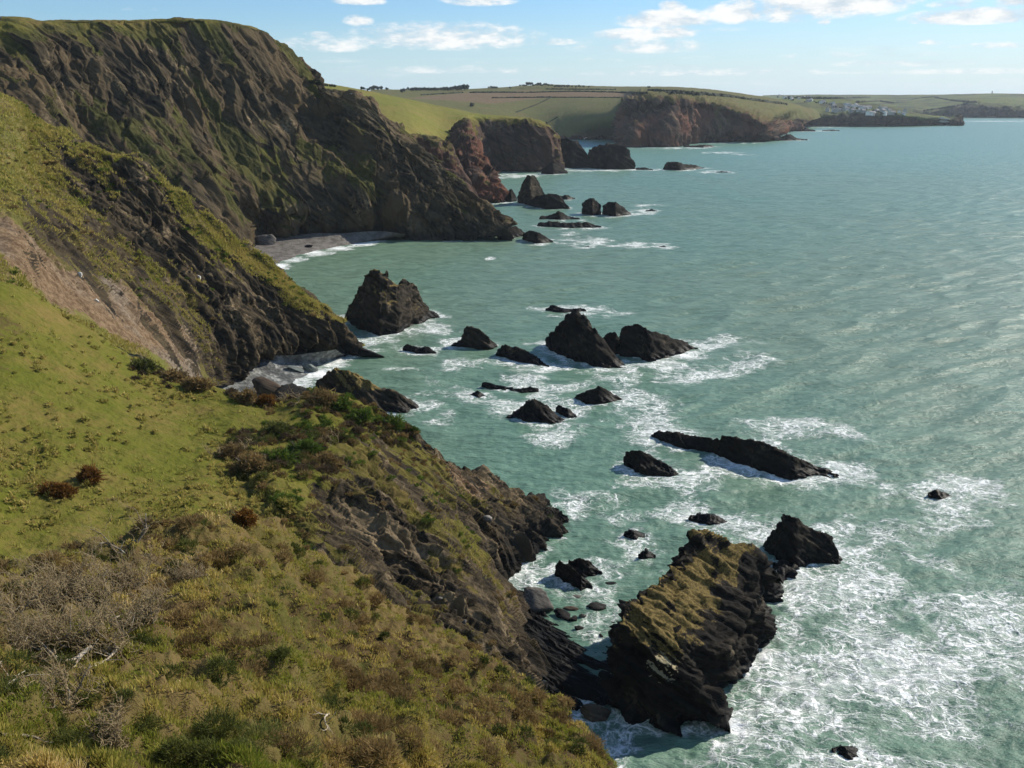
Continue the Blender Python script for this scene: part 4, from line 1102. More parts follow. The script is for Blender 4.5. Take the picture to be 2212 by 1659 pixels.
def lace(scale, w0, w1):
    v = t.n('ShaderNodeTexVoronoi', feature='DISTANCE_TO_EDGE')
    t.link(lacev, v.inputs['Vector'])
    v.inputs['Scale'].default_value = scale
    wd = t.math('ADD', t.math('MULTIPLY', fon, w1), w0)
    return t.math('SUBTRACT', 1.0, t.math('DIVIDE', v.outputs['Distance'], t.math('MAXIMUM', wd, 0.01)), clamp=True)


fil = t.math('MAXIMUM', t.math('MAXIMUM', lace(0.20, 0.01, 0.13), lace(0.46, 0.02, 0.18)), t.math('MULTIPLY', lace(1.15, 0.02, 0.26), 0.6))
brk = t.ramp(t.noise(lacev, 1.7, 5.0, 0.7), 0.36, 0.54, 0.15, 1.0)
fil = t.math('MULTIPLY', t.math('MULTIPLY', t.ramp(fil, 0.0, 0.95), brk), t.ramp(fon, 0.16, 0.55))
fm = t.math('MAXIMUM', fil, t.ramp(t.math('ADD', fon, t.math('MULTIPLY', t.math('SUBTRACT', nf, 0.5), 1.2)), 0.72, 1.15))
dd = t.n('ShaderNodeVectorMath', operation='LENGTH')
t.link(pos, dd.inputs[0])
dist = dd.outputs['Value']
rip = t.n('ShaderNodeMapping')
t.link(pos, rip.inputs['Vector'])
rip.inputs['Rotation'].default_value = (0, 0, math.radians(-32))
rip.inputs['Scale'].default_value = (0.45, 1.0, 1.0)
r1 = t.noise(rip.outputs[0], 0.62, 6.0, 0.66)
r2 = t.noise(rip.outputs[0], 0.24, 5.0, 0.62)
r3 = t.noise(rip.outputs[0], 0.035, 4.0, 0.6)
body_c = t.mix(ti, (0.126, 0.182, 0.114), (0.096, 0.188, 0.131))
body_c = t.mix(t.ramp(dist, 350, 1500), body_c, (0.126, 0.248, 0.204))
body_c = t.mix(t.ramp(t.math('ADD', t.math('MULTIPLY', r2, 0.55), t.math('MULTIPLY', r1, 0.45)), 0.36, 0.64), t.mix(0.30, body_c, (0.02, 0.06, 0.045)), t.mix(0.18, body_c, (0.24, 0.36, 0.28)))  # ripple shading painted into the water colour: darker troughs, lighter crests
milk = t.math('MULTIPLY', t.ramp(fo, 0.2, 1.0), 0.35)
body_c = t.mix(milk, body_c, (0.22, 0.30, 0.245))
film = t.ramp(t.noise(warp, 0.22, 5.0, 0.65), 0.26, 0.50, 0.55, 1.0)
fm = t.math('MULTIPLY', fm, film)
soft = t.math('MULTIPLY', t.ramp(t.math('ADD', fon, t.math('MULTIPLY', t.math('SUBTRACT', nf, 0.5), 1.3)), 0.42, 1.05), 0.50)
fm = t.math('MAXIMUM', fm, soft)
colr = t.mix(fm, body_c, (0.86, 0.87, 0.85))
bmp = t.n('ShaderNodeBump')
bmp.inputs['Strength'].default_value = 1.0
bmp.inputs['Distance'].default_value = 1.0
hgt = t.math('ADD', t.math('ADD', t.math('MULTIPLY', r1, 0.62), t.math('MULTIPLY', r2, 1.1)), t.math('MULTIPLY', r3, 1.2))
hgt = t.math('ADD', hgt, t.math('MULTIPLY', fm, 0.12))
t.link(hgt, bmp.inputs['Height'])
pb = t.n('ShaderNodeBsdfPrincipled')
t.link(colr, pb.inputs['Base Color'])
t.put(pb.inputs['Roughness'], t.math('ADD', t.math('MULTIPLY', fm, 0.5), 0.38))
pb.inputs['IOR'].default_value = 1.33
pb.inputs['Specular IOR Level'].default_value = 0.32
t.link(bmp.outputs[0], pb.inputs['Normal'])
t.link(pb.outputs[0], t.n('ShaderNodeOutputMaterial').inputs[0])
sea()

# ------------------------------------------------------------------ looking things up on the ground
bpy.context.view_layer.update()


def ground(px, py, names):
    """first point of the named terrain pieces met by the sight line of a photo pixel"""
    r = ray(px, py)
    d = Vector(r / np.linalg.norm(r))
    best = None
    for n in names:
        ok, loc, nor, _ = TERRAIN[n].ray_cast(Vector((0, 0, CAMH)), d)
        if ok and (best is None or loc.length < best[0].length):
            best = (loc, nor)
    return best


def drop(x, y, names, z0=200.0):
    best = None
    for n in names:
        ok, loc, nor, _ = TERRAIN[n].ray_cast(Vector((x, y, z0)), Vector((0, 0, -1)))
        if ok and (best is None or loc.z > best[0].z):
            best = (loc, nor)
    return best


def empty(name, loc, label, cat, group=None, rz=0.0):
    o = bpy.data.objects.new(name, None)
    COL.objects.link(o)
    o.location = loc
    o.rotation_euler = (0, 0, rz)
    return tag(o, label, cat, group)


# ------------------------------------------------------------------ plant materials
def plant_mat(name, lo, hi, tip=None, rough=0.8):
    """colour runs from lo to hi with the 'tone' of each blade or leaf"""
    m, t = new_mat(name)
    c = t.mix(t.attr('tone'), lo, hi)
    if tip is not None:
        c = t.mix(t.ramp(t.attr('tone'), 0.78, 0.98), c, tip)
    p = t.n('ShaderNodeBsdfPrincipled')
    t.put(p.inputs['Base Color'], c)
    p.inputs['Roughness'].default_value = rough
    p.inputs['Specular IOR Level'].default_value = 0.12
    tr = t.n('ShaderNodeBsdfTranslucent')
    t.put(tr.inputs['Color'], c)
    mx = t.n('ShaderNodeMixShader')
    mx.inputs[0].default_value = 0.35
    t.link(p.outputs[0], mx.inputs[1])
    t.link(tr.outputs[0], mx.inputs[2])
    t.link(mx.outputs[0], t.n('ShaderNodeOutputMaterial').inputs[0])
    return m


def bark_mat(name, a, b, c2=(0.30, 0.31, 0.24)):
    m, t = new_mat(name)
    pos = t.n('ShaderNodeNewGeometry').outputs['Position']
    n1 = t.noise(pos, 9.0, 5, 0.65)
    n2 = t.noise(pos, 3.0, 4, 0.6)
    c = t.mix(t.ramp(n1, 0.35, 0.65), a, b)
    c = t.mix(t.math('MULTIPLY', t.ramp(n2, 0.52, 0.66), 0.6), c, c2)
    finish(t, c, 0.9, n1, 0.5, 0.03, 0.1)
    return m


M_TUFT = plant_mat('tussock_grass', (0.17, 0.20, 0.024), (0.52, 0.37, 0.115), (0.66, 0.51, 0.23))
M_TURF = plant_mat('short_turf', (0.20, 0.215, 0.030), (0.42, 0.33, 0.105))
M_BRACKEN = plant_mat('dead_bracken', (0.10, 0.070, 0.028), (0.30, 0.205, 0.085))
M_GORSE = plant_mat('gorse_green', (0.04, 0.055, 0.013), (0.13, 0.135, 0.035))
M_IVY = plant_mat('ivy_leaf', (0.035, 0.065, 0.010), (0.12, 0.17, 0.026))
M_RUST = plant_mat('rusty_gorse', (0.075, 0.036, 0.009), (0.22, 0.105, 0.026))
M_TWIG = plant_mat('dead_twig', (0.17, 0.125, 0.068), (0.46, 0.36, 0.21))
M_TWIG_DARK = plant_mat('brown_twig', (0.045, 0.032, 0.020), (0.12, 0.085, 0.052))
M_BARK = bark_mat('lichened_bark', (0.10, 0.08, 0.06), (0.24, 0.20, 0.15))
M_BLEACHED = bark_mat('bleached_wood', (0.26, 0.21, 0.15), (0.42, 0.36, 0.27), (0.48, 0.46, 0.40))


def blades(name, mat, pts, up, hgt, spread, nper, width, tone, seed, lean=0.5, parent=None):
    """grass or leaf blades: `nper` bent blades round every point"""
    rng = np.random.default_rng(seed)
    n = len(pts)
    P0 = np.repeat(pts, nper, 0)
    U = np.repeat(up, nper, 0)
    H = np.repeat(hgt, nper) * rng.uniform(0.55, 1.15, n * nper)
    SP = np.repeat(spread, nper)
    a = rng.uniform(0, 2 * np.pi, n * nper)
    rr = np.sqrt(rng.uniform(0, 1, n * nper))
    off = np.stack((np.cos(a) * rr, np.sin(a) * rr, np.zeros_like(a)), -1)
    off -= (off * U).sum(-1, keepdims=True) * U
    base = P0 + off * SP[:, None]
    out = off * rng.uniform(0.3, 1.3, (n * nper, 1)) + rng.normal(0, 0.22, (n * nper, 3)) + np.array((-0.18, -0.12, 0.0))
    tip = base + (U + out * lean) * H[:, None]
    side = np.cross(tip - base, rng.normal(size=(n * nper, 3)))
    side /= np.linalg.norm(side, axis=1)[:, None] + 1e-9
    w = (np.repeat(width, nper) * rng.uniform(0.6, 1.3, n * nper))[:, None]
    midp = base * 0.45 + tip * 0.55 + U * (H * 0.12)[:, None]
    v = np.stack((base - side * w * 0.5, base + side * w * 0.5, midp + side * w * 0.4, tip), 1).reshape(-1, 3)
    t1 = np.clip(np.repeat(tone, nper) + rng.normal(0, 0.16, n * nper), 0, 1)
    f = np.arange(len(v)).reshape(-1, 4)
    return mesh_obj(name, v, f, 4, mat, dict(tone=np.repeat(t1, 4)), smooth=False, parent=parent)


def verts_of(o):
    me = o.data
    v = np.empty(len(me.vertices) * 3, np.float32)
    me.vertices.foreach_get('co', v)
    nrm = np.empty(len(me.vertices) * 3, np.float32)
    me.vertices.foreach_get('normal', nrm)
    at = {}
    for k in ('rock', 'scar', 'scrub'):
        a = np.empty(len(me.vertices), np.float32)
        me.attributes[k].data.foreach_get('value', a)
        at[k] = a
    return v.reshape(-1, 3).astype(float), nrm.reshape(-1, 3).astype(float), at


def scatter(tname, n, seed, pxbox=None, rock_max=0.4, jitter=1.0):
    v, nr, at = verts_of(TERRAIN[tname])
    px = project(v)
    x0, y0, x1, y1 = pxbox or (-60, -20, 2270, 1740)
    ok = (px[:, 0] > x0) & (px[:, 0] < x1) & (px[:, 1] > y0) & (px[:, 1] < y1) & (at['rock'] < rock_max) & (at['scar'] < 0.45)
    ok &= ((v - (0, 0, CAMH)) * nr).sum(1) < 0.0
    idx = np.flatnonzero(ok)
    rng = np.random.default_rng(seed)
    k = rng.choice(idx, n, replace=True)
    d = np.linalg.norm(v[k] - (0, 0, CAMH), axis=1)
    j = rng.normal(0, 0.0012, (n, 3)) * d[:, None] * jitter
    j -= (j * nr[k]).sum(1, keepdims=True) * nr[k]
    return v[k] + j, nr[k], px[k], d


# grass of the near slope: long bleached tussocks, green turf between
pts, nr, px, d = scatter('near_slope', 30000, 1)
clump = fbm(pts / 0.9, 3, 0.6, seed=71)
dryn = fbm(pts / 3.2, 3, 0.55, seed=72)
gap = fbm(pts / 1.6, 2, 0.6, seed=73)
keep = (clump > -0.20) & (gap > -0.24)
pts, nr, d, clump, dryn = pts[keep], nr[keep], d[keep], clump[keep], dryn[keep]
up = nr * 0.45 + np.array((0, 0, 0.75))
hgt = np.clip(0.07 + 0.16 * (clump + 0.15), 0.04, 0.20)
tone = np.clip(0.42 + 0.95 * dryn + 0.35 * clump, 0, 1)
g = blades('grass', M_TUFT, pts, up, hgt, np.full(len(pts), 0.13), 12, 0.0009 * d + 0.002, tone, 5, 0.75)
tag(g, kind='stuff')
# turf and tussocks of the green bench
pts, nr, px, d = scatter('bench', 1100, 8, pxbox=(-30, 640, 640, 1260))
area = fbm(pts / 16.0, 3, 0.55, seed=74)
sel = np.flatnonzero(area > -0.02)
rng = np.random.default_rng(9)
n_ = len(sel)
ang = rng.normal(size=(n_ * 16, 3))
ang[:, 2] = np.abs(ang[:, 2])
ang /= np.linalg.norm(ang, axis=1)[:, None]
rad = np.repeat(rng.uniform(0.18, 0.5, n_), 16)
g = blades('grass', M_TURF, np.repeat(pts[sel], 16, 0) + ang * rad[:, None] * (0.7, 0.7, 0.8), ang + (0, 0, 0.3), rad * 0.8, rad * 0.3, 3, np.repeat(0.0012 * d[sel], 16),
           np.clip(np.repeat(rng.uniform(0.35, 1.0, n_), 16) + rng.normal(0, 0.1, n_ * 16), 0, 1), 10, 0.5)
tag(g, kind='stuff')
pts, nr, px, d = scatter('bench', 8000, 2)
cl = fbm(pts / 1.5, 3, 0.6, seed=75)
area = fbm(pts / 22.0, 2, 0.5, seed=76)
keep = cl + 0.5 * area > 0.18
pts, nr, d, cl = pts[keep], nr[keep], d[keep], cl[keep]
g = blades('grass', M_TURF, pts, nr * 0.3 + np.array((0, 0, 0.8)), np.clip(0.2 + 0.45 * cl, 0.1, 0.55), np.full(len(pts), 0.25), 6, 0.0011 * d, np.clip(0.45 + 0.5 * fbm(pts / 6, 2, seed=77), 0, 1), 6, 0.7)
tag(g, kind='stuff')
# rough grass on the middle headland
pts, nr, px, d = scatter('middle_spur', 16000, 3)
g = blades('grass', M_TURF, pts, nr * 0.4 + np.array((0, 0, 0.7)), np.clip(0.5 + 0.5 * fbm(pts / 4, 2, seed=78), 0.2, 1.0), np.full(len(pts), 0.5), 4, 0.0011 * d, np.clip(0.55 + 0.7 * fbm(pts / 9, 2, seed=79), 0, 1), 7, 0.7)
tag(g, kind='stuff')


# ------------------------------------------------------------------ low scrub: bracken and gorse on the near slope
def scrub_mass(name, mat, centres, radii, seed, per=240, tall=0.75, width=0.013, ups=None, tonebase=0.5):
    rng = np.random.default_rng(seed)
    P_, U_, H_, W_, T_ = [], [], [], [], []
    for c, r in zip(centres, radii):
        k = int(per * (0.6 + 0.8 * min(r, 1.5)))
        u = rng.normal(size=(k, 3))
        u[:, 2] = np.abs(u[:, 2]) * 0.9
        u /= np.linalg.norm(u, axis=1)[:, None]
        rad = r * rng.uniform(0.35, 1.0, k) ** 0.6 * (0.75 + 0.35 * gnoise(u * 2.2 + c, seed))
        p = c + u * rad[:, None] * np.array((1, 1, tall))
        P_.append(p)
        U_.append(u * 0.7 + rng.normal(0, 0.35, (k, 3)) + (0, 0, 0.3))
        H_.append(r * rng.uniform(0.14, 0.34, k))
        dist = np.linalg.norm(c - np.array((0, 0, CAMH)))
        W_.append(np.full(k, width * dist / 20))
        T_.append(np.clip(tonebase + rng.normal(0, 0.2, k) + 0.25 * rng.normal(), 0, 1))
    P_, U_, H_, W_, T_ = map(np.concatenate, (P_, U_, H_, W_, T_))
    return blades(name, mat, P_, U_, H_, H_ * 0.3, 3, W_, T_, seed + 1, 0.6)


rng = np.random.default_rng(21)
pts, nr, px, d = scatter('near_slope', 900, 31, pxbox=(-40, 1110, 1300, 1650))
bn = fbm(pts / 3.5, 3, 0.6, seed=81) - 0.04 + 0.20 * (px[:, 1] < 1260) + 0.12 * (px[:, 0] > 700)
sel = np.flatnonzero(bn > 0.12)
o = scrub_mass('undergrowth', M_BRACKEN, pts[sel] + (0, 0, 0.02), rng.uniform(0.22, 0.62, len(sel)), 33)
tag(o, kind='stuff')
sel = np.flatnonzero((bn < -0.02) & (bn > -0.16))
o = scrub_mass('undergrowth', M_GORSE, pts[sel] + (0, 0, 0.02), rng.uniform(0.18, 0.5, len(sel)), 35)
tag(o, kind='stuff')
pts, nr, px, d = scatter('bench', 500, 41, pxbox=(560, 850, 1250, 1560), rock_max=0.7)
bn = fbm(pts / 8, 3, 0.6, seed=82)
sel = np.flatnonzero(bn > 0.05)
o = scrub_mass('undergrowth', M_BRACKEN, pts[sel], rng.uniform(0.35, 0.9, len(sel)), 43, per=90, tall=0.45)
tag(o, kind='stuff')
sel = np.flatnonzero((bn < -0.12))
o = scrub_mass('undergrowth', M_IVY, pts[sel], rng.uniform(0.35, 0.9, len(sel)), 45, per=90, tonebase=0.7, tall=0.45)
tag(o, kind='stuff')
pts, nr, px, d = scatter('middle_spur', 420, 51, pxbox=(0, 200, 780, 800), rock_max=0.9)
bn = fbm(pts / 16, 3, 0.6, seed=83)
sel = np.flatnonzero(bn > 0.10)
o = scrub_mass('undergrowth', M_BRACKEN, pts[sel], rng.uniform(0.5, 1.2, len(sel)), 53, per=80, tall=0.4)
tag(o, kind='stuff')
sel = np.flatnonzero(bn < -0.10)
o = scrub_mass('undergrowth', M_IVY, pts[sel], rng.uniform(0.5, 1.2, len(sel)), 55, per=80, tall=0.4, tonebase=0.7)
tag(o, kind='stuff')

pts, nr, px, d = scatter('bench', 150, 61, pxbox=(500, 930, 745, 1035), rock_max=0.8)
for k_, (m_, tb) in enumerate(((M_BRACKEN, 0.35), (M_GORSE, 0.5), (M_TWIG_DARK, 0.5))):
    sel = np.arange(k_, len(pts), 3)
    o = scrub_mass('undergrowth', m_, pts[sel], rng.uniform(0.5, 1.25, len(sel)), 63 + 2 * k_, per=130, tall=0.8, tonebase=tb)
    tag(o, kind='stuff')
pts, nr, px, d = scatter('bench', 120, 71, pxbox=(660, 835, 900, 960), rock_max=0.9)
for k_, (m_, tb) in enumerate(((M_BRACKEN, 0.35), (M_IVY, 0.5), (M_TWIG_DARK, 0.5))):
    sel = np.arange(k_, len(pts), 3)
    o = scrub_mass('undergrowth', m_, pts[sel], rng.uniform(0.5, 1.2, len(sel)), 73 + 2 * k_, per=130, tall=0.7, tonebase=tb)
    tag(o, kind='stuff')
pts, nr, px, d = scatter('bench', 70, 81, pxbox=(280, 790, 640, 885), rock_max=0.9)
sel = px[:, 1] < 815 + (px[:, 0] - 300) * 0.17 + 18
o = scrub_mass('undergrowth', M_TWIG_DARK, pts[sel], rng.uniform(0.5, 1.1, int(sel.sum())), 83, per=140, tall=0.8)
tag(o, kind='stuff')


# ------------------------------------------------------------------ shrubs
def tube(path, radii, sides, V, F, T, tone):
    path = np.asarray(path)
    n = len(path)
    base = len(V)
    for i in range(n):
        a = path[min(i + 1, n - 1)] - path[max(i - 1, 0)]
        a = a / (np.linalg.norm(a) + 1e-9)
        x = np.cross(a, (0.31, 0.83, 0.46))
        x /= np.linalg.norm(x) + 1e-9
        y = np.cross(a, x)
        for k in range(sides):
            th = 2 * math.pi * k / sides
            V.append(path[i] + (x * math.cos(th) + y * math.sin(th)) * radii[i])
            T.append(tone)
    for i in range(n - 1):
        for k in range(sides):
            k2 = (k + 1) % sides
            F.append((base + i * sides + k, base + i * sides + k2, base + (i + 1) * sides + k2, base + (i + 1) * sides + k))


def bare_shrub(loc, height, label, group, seed, stems=5, depth=3, wind=(-0.5, -0.2, 0), spread=0.9, thick=0.035, min_r=0.004, bark=None, twigs=None, name='bare_shrub', cat='shrub'):
    """leafless wind-shorn thorn bush: crooked stems forking into a haze of twigs"""
    rng = np.random.default_rng(seed)
    root = empty(name, loc, label, cat, group)
    VB, FB, TB, VT, FT, TT = [], [], [], [], [], []
    wind = np.array(wind)

    def grow(p, d, length, r, lev):
        n = 5 if lev < 2 else 4
        path, rad = [p], [r]
        for i in range(n):
            d = d + rng.normal(0, 0.30, 3) + wind * 0.10 + np.array((0, 0, 0.06))
            d /= np.linalg.norm(d)
            p = p + d * length / n
            path.append(p)
            rad.append(max(r * (1 - 0.6 * (i + 1) / n), min_r * 0.6))
        if r > min_r * 2.2:
            tube(path, rad, 5, VB, FB, TB, 0.5)
        else:
            tube(path, rad, 3, VT, FT, TT, float(np.clip(rng.normal(0.5, 0.25), 0, 1)))
        if lev < depth:
            kids = int(rng.integers(4, 7)) if lev else int(rng.integers(4, 6))
            for k in range(kids):
                i = int(rng.integers(1, n + 1))
                nd = d * 0.5 + rng.normal(0, 0.65, 3) + wind * 0.25 + np.array((0, 0, 0.22))
                nd /= np.linalg.norm(nd)
                grow(path[i], nd, length * rng.uniform(0.45, 0.75), max(rad[i] * rng.uniform(0.5, 0.75), min_r), lev + 1)

    for k in range(stems):
        a = rng.uniform(0, 2 * math.pi)
        d = np.array((math.cos(a) * spread, math.sin(a) * spread, 0.8)) + wind * 0.5
        d /= np.linalg.norm(d)
        grow(np.array((math.cos(a) * 0.1, math.sin(a) * 0.1, -0.12)) * height, d, height * rng.uniform(0.55, 0.85), thick * height * rng.uniform(0.6, 1.1), 0)
    if VB:
        mesh_obj('branches', np.array(VB), np.array(FB), 4, bark or M_BARK, dict(tone=TB), parent=root)
    if VT:
        mesh_obj('twigs', np.array(VT), np.array(FT), 4, twigs or M_TWIG, dict(tone=TT), smooth=False, parent=root)
    return root


NEAR = ('near_slope',)
SHRUBS = [  # px, py of its foot, height m, stems, label
    (20, 1330, 1.5, 6, 'bare grey thorn bush at the left end of the thicket on the near hillside'),
    (110, 1310, 1.5, 7, 'bare thorn bush in the back row of the thicket, second from its left end'),
    (200, 1290, 1.4, 7, 'bare thorn bush in the middle of the back row of the thicket'),
    (285, 1275, 1.3, 6, 'bare brown thorn bush at the right end of the back row of the thicket'),
    (60, 1415, 1.5, 7, 'bare thorn bush low on the left edge of the thicket, dense brown twigs'),
    (150, 1385, 1.4, 7, 'bare thorn bush right behind the twisted bleached branch'),
    (245, 1370, 1.3, 7, 'tangled pale thorn bush above the dark hollow by the bleached branch'),
    (320, 1345, 1.2, 6, 'sprawling bare thorn bush on the right flank of the thicket'),
    (130, 1510, 1.0, 5, 'thin bare bush in grass below the twisted bleached branch'),
    (250, 1600, 0.7, 4, 'small sparse dead bush in rough grass near the bottom edge'),
    (410, 1250, 0.9, 5, 'dead pale-stemmed bush standing alone right of the thicket'),
]
for i, (x, y, h, st, lab) in enumerate(SHRUBS):
    hit = ground(x, y, NEAR)
    if hit:
        bare_shrub(hit[0], h * 0.92, lab, 'thorn bushes of the near thicket', 300 + i, stems=st + 3, depth=3, thick=0.022, min_r=0.0068)
hit = ground(272, 1182, NEAR)
bare_shrub(hit[0], 1.7, 'small crooked leafless tree on the brow of the near hillside', None, 340, stems=2, depth=3, spread=0.35, thick=0.03, min_r=0.005, name='bare_tree', cat='tree')

# ------------------------------------------------------------------ leafy and rusty bushes on the bench
def dome_bush(px, py, names, w, h, label, mat, cat='shrub', group=None, seed=0, name='shrub', per=700, flat=1.0, tonebase=0.5, leaf=0.16, twig=True):
    hit = ground(px, py, names)
    if hit is None:
        return None
    root = empty(name, hit[0], label, cat, group)
    rng = np.random.default_rng(seed)
    k = per
    u = rng.normal(size=(k, 3))
    u[:, 2] = np.abs(u[:, 2])
    u /= np.linalg.norm(u, axis=1)[:, None]
    lump = 0.80 + 0.42 * gnoise(u * 2.4 + seed, seed)
    p = u * (rng.uniform(0.45, 1.0, k) ** 0.5 * lump)[:, None] * np.array((w * 0.5, w * 0.5 * flat, h))
    dist = np.linalg.norm(np.array(hit[0]) - (0, 0, CAMH))
    up = u * 0.8 + rng.normal(0, 0.5, (k, 3))
    L = np.full(k, leaf * (0.6 + 0.1 * h))
    blades('foliage', mat, p, up, L * 1.3, L * 0.8, 3, np.maximum(L * 0.38, 0.0011 * dist), np.clip(tonebase + 0.55 * gnoise(p / (0.25 * w) + seed, seed + 1), 0, 1), seed + 1, 0.5, parent=root)
    V, F, T = [], [], []
    for i in range(9 if twig else 3):
        a = rng.uniform(0, 2 * math.pi)
        e = np.array((math.cos(a) * w * 0.36, math.sin(a) * w * 0.36 * flat, h * rng.uniform(0.5, 0.95)))
        path = [e * q * np.array((1, 1, q ** 0.4)) + rng.normal(0, 0.05 * h, 3) * (q > 0) for q in np.linspace(0, 1, 6)]
        tube(path, np.linspace(0.035, 0.012, 6) * max(1, h), 4, V, F, T, 0.5)
    mesh_obj('stems', np.array(V), np.array(F), 4, M_BARK, dict(tone=T), parent=root)
    return root


BN = ('bench', 'near_slope')
BUSHES = [
    (125, 1068, 4.6, 1.2, 'long low rusty-brown gorse bush lying across the green field', M_RUST, 'gorse', .5),
    (194, 1040, 2.6, 1.7, 'round rusty-brown gorse bush at the upper end of the long rusty one', M_RUST, 'gorse', 1),
    (600, 1000, 6.0, 1.9, 'dark glossy evergreen bush at the edge of the field above the rock ribs', M_IVY, 'bush', .6),
    (660, 975, 5.0, 1.7, 'bright green evergreen bush beside the dark glossy one', M_IVY, 'bush', .7),
    (545, 1015, 5.0, 2.2, 'dense grey-brown thicket bush left of the evergreen bushes, casting a long shadow', M_BRACKEN, 'bush', .8),
    (500, 985, 4.0, 1.4, 'low brown thicket bush at the left end of the scrub on the field edge', M_BRACKEN, 'bush', .7),
    (600, 935, 5.0, 1.5, 'olive bramble bush behind the dark evergreen one', M_GORSE, 'bush', .8),
    (705, 1000, 4.0, 1.3, 'brown bramble bush on the very brink right of the evergreen bushes', M_BRACKEN, 'bush', .8),
    (700, 870, 5.5, 2.0, 'brown-green bush on the crest of the near spur, against the long ochre-topped stack', M_BRACKEN, 'bush', .8),
    (735, 880, 4.0, 1.6, 'small ivy-green bush on the crest of the near spur', M_IVY, 'bush', .8),
    (775, 905, 5.0, 1.6, 'dark green bush halfway along the crest of the near spur', M_IVY, 'bush', .8),
    (845, 925, 4.5, 2.2, 'green-capped ivy bush hanging over the notch in the near spur', M_IVY, 'bush', .8),
    (535, 868, 4.0, 2.0, 'reddish-brown bush on the lip of the field above the pebble cove', M_BRACKEN, 'bush', .9),
    (575, 876, 3.5, 1.6, 'rust-coloured bramble bush right of the reddish one on the field lip', M_RUST, 'bush', .8),
    (310, 800, 5.0, 2.0, 'bushy olive scrub at the foot of the landslide, left end of the scrub strip', M_GORSE, 'bush', .8),
    (425, 838, 5.5, 1.8, 'brown scrub bush on the field lip under the landslide', M_BRACKEN, 'bush', .7),
    (375, 820, 5.0, 1.6, 'pale brown scrub bush in the middle of the strip under the landslide', M_BRACKEN, 'bush', .7),
    (530, 1128, 1.0, 0.6, 'small round brown bush by the grass edge on the brow of the near hillside', M_RUST, 'bush', 1),
]
for i, (x, y, w_, h_, lab, mt, cat, fl) in enumerate(BUSHES):
    dome_bush(x, y, BN, w_, h_, lab, mt, cat, 'bushes on the green bench', 400 + i * 3, flat=fl, per=900, leaf=0.30 if w_ > 1.5 else 0.12, name='gorse_bush' if 'gorse' in lab else 'bush')
for i, (x, y, h, lab) in enumerate([
        (640, 868, 3.2, 'leafless pale-trunked tree on the field lip, leaning against the pebble cove'),
        (320, 790, 3.4, 'leafless grey-brown thorn tree at the foot of the landslide'),
        (610, 870, 2.2, 'small leafless thorn bush between the pale-trunked tree and the field edge'),
        (520, 975, 2.6, 'leafless grey thorn bush rising from the scrub on the field edge'),
        (470, 985, 2.0, 'pale dry leafless bush at the left end of the field-edge scrub'),
        (720, 960, 2.2, 'leafless grey bush behind the brink right of the evergreen bushes')]):
    hit = ground(x, y, BN)
    if hit:
        bare_shrub(hit[0], h, lab, 'leafless thorns of the green bench', 360 + i, stems=5 if i != 0 else 2, depth=2, thick=0.028, min_r=0.022, name='bare_tree' if i < 2 else 'bare_shrub', cat='tree' if i < 2 else 'shrub')


# ------------------------------------------------------------------ bleached fallen wood on the near slope
def dead_branch(name, label, pxs, r0, lift, seed, forks=5, mat=None):
    rng = np.random.default_rng(seed)
    pts = []
    for (x, y) in pxs:
        hit = ground(x, y, NEAR)
        p = np.array(hit[0])
        cam0 = np.array((0, 0, CAMH))
        pts.append(p + (cam0 - p) / np.linalg.norm(cam0 - p) * lift + rng.normal(0, 0.02, 3))
    pts = resample(np.array(pts), np.linspace(0, len(pts) - 1, len(pts) * 4))
    pts += np.cumsum(rng.normal(0, 0.006, pts.shape), 0)
    V, F, T = [], [], []
    n = len(pts)
    tube(pts, r0 * (1 - 0.75 * np.linspace(0, 1, n)) * (1 + 0.12 * rng.normal(size=n)), 7, V, F, T, 0.5)
    for k in range(forks):
        i = int(rng.integers(2, n - 1))
        d = pts[i] - pts[i - 1]
        d = d / np.linalg.norm(d) + rng.normal(0, 0.7, 3)
        L = r0 * rng.uniform(8, 18)
        q = [pts[i]]
        for j in range(5):
            d = d / np.linalg.norm(d) + rng.normal(0, 0.25, 3)
            q.append(q[-1] + d * L / 5)
        tube(q, np.linspace(r0 * 0.4, r0 * 0.1, 6), 5, V, F, T, 0.5)
    return tag(mesh_obj(name, np.array(V), np.array(F), 4, mat or M_BLEACHED), label, 'branch', 'dead wood on the near hillside')


dead_branch('dead_branch', 'thick twisted lichened branch arching over the dark hollow in the thicket', [(197, 1399), (172, 1421), (148, 1427), (127, 1426), (110, 1404), (82, 1377)], 0.055, 0.45, 1, 7)
dead_branch('dead_branch', 'bleached forked branch leaning right of the dark hollow in the thicket', [(254, 1396), (246, 1420), (220, 1436), (196, 1448)], 0.045, 0.35, 2, 5)
dead_branch('dead_branch', 'white crooked dead branch high in the thicket', [(283, 1322), (249, 1334), (238, 1346), (232, 1362)], 0.035, 0.5, 3, 6)
dead_branch('dead_branch', 'pale straight dead branch slanting up left of the thick twisted one', [(118, 1420), (66, 1390), (20, 1352)], 0.035, 0.4, 4, 5)
dead_branch('dead_branch', 'bare lichened limb lying across the bottom left corner', [(5, 1585), (60, 1590), (120, 1600), (150, 1616)], 0.03, 0.08, 5, 6, mat=M_BARK)
dead_branch('dead_branch', 'forked grey limb at the left edge above the bottom corner', [(0, 1500), (20, 1480), (45, 1472)], 0.045, 0.3, 6, 6)
dead_branch('dead_branch', 'fallen stick pointing down to the right in grass beside the thicket', [(408, 1240), (430, 1290)], 0.016, 0.05, 7, 1)
dead_branch('dead_branch', 'thin fallen stick lying flat by the bottom edge', [(650, 1606), (720, 1596)], 0.016, 0.03, 8, 1)
dead_branch('dead_branch', 'curled dead heather root near the bottom edge', [(712, 1540), (700, 1556), (712, 1580)], 0.03, 0.08, 9, 5)

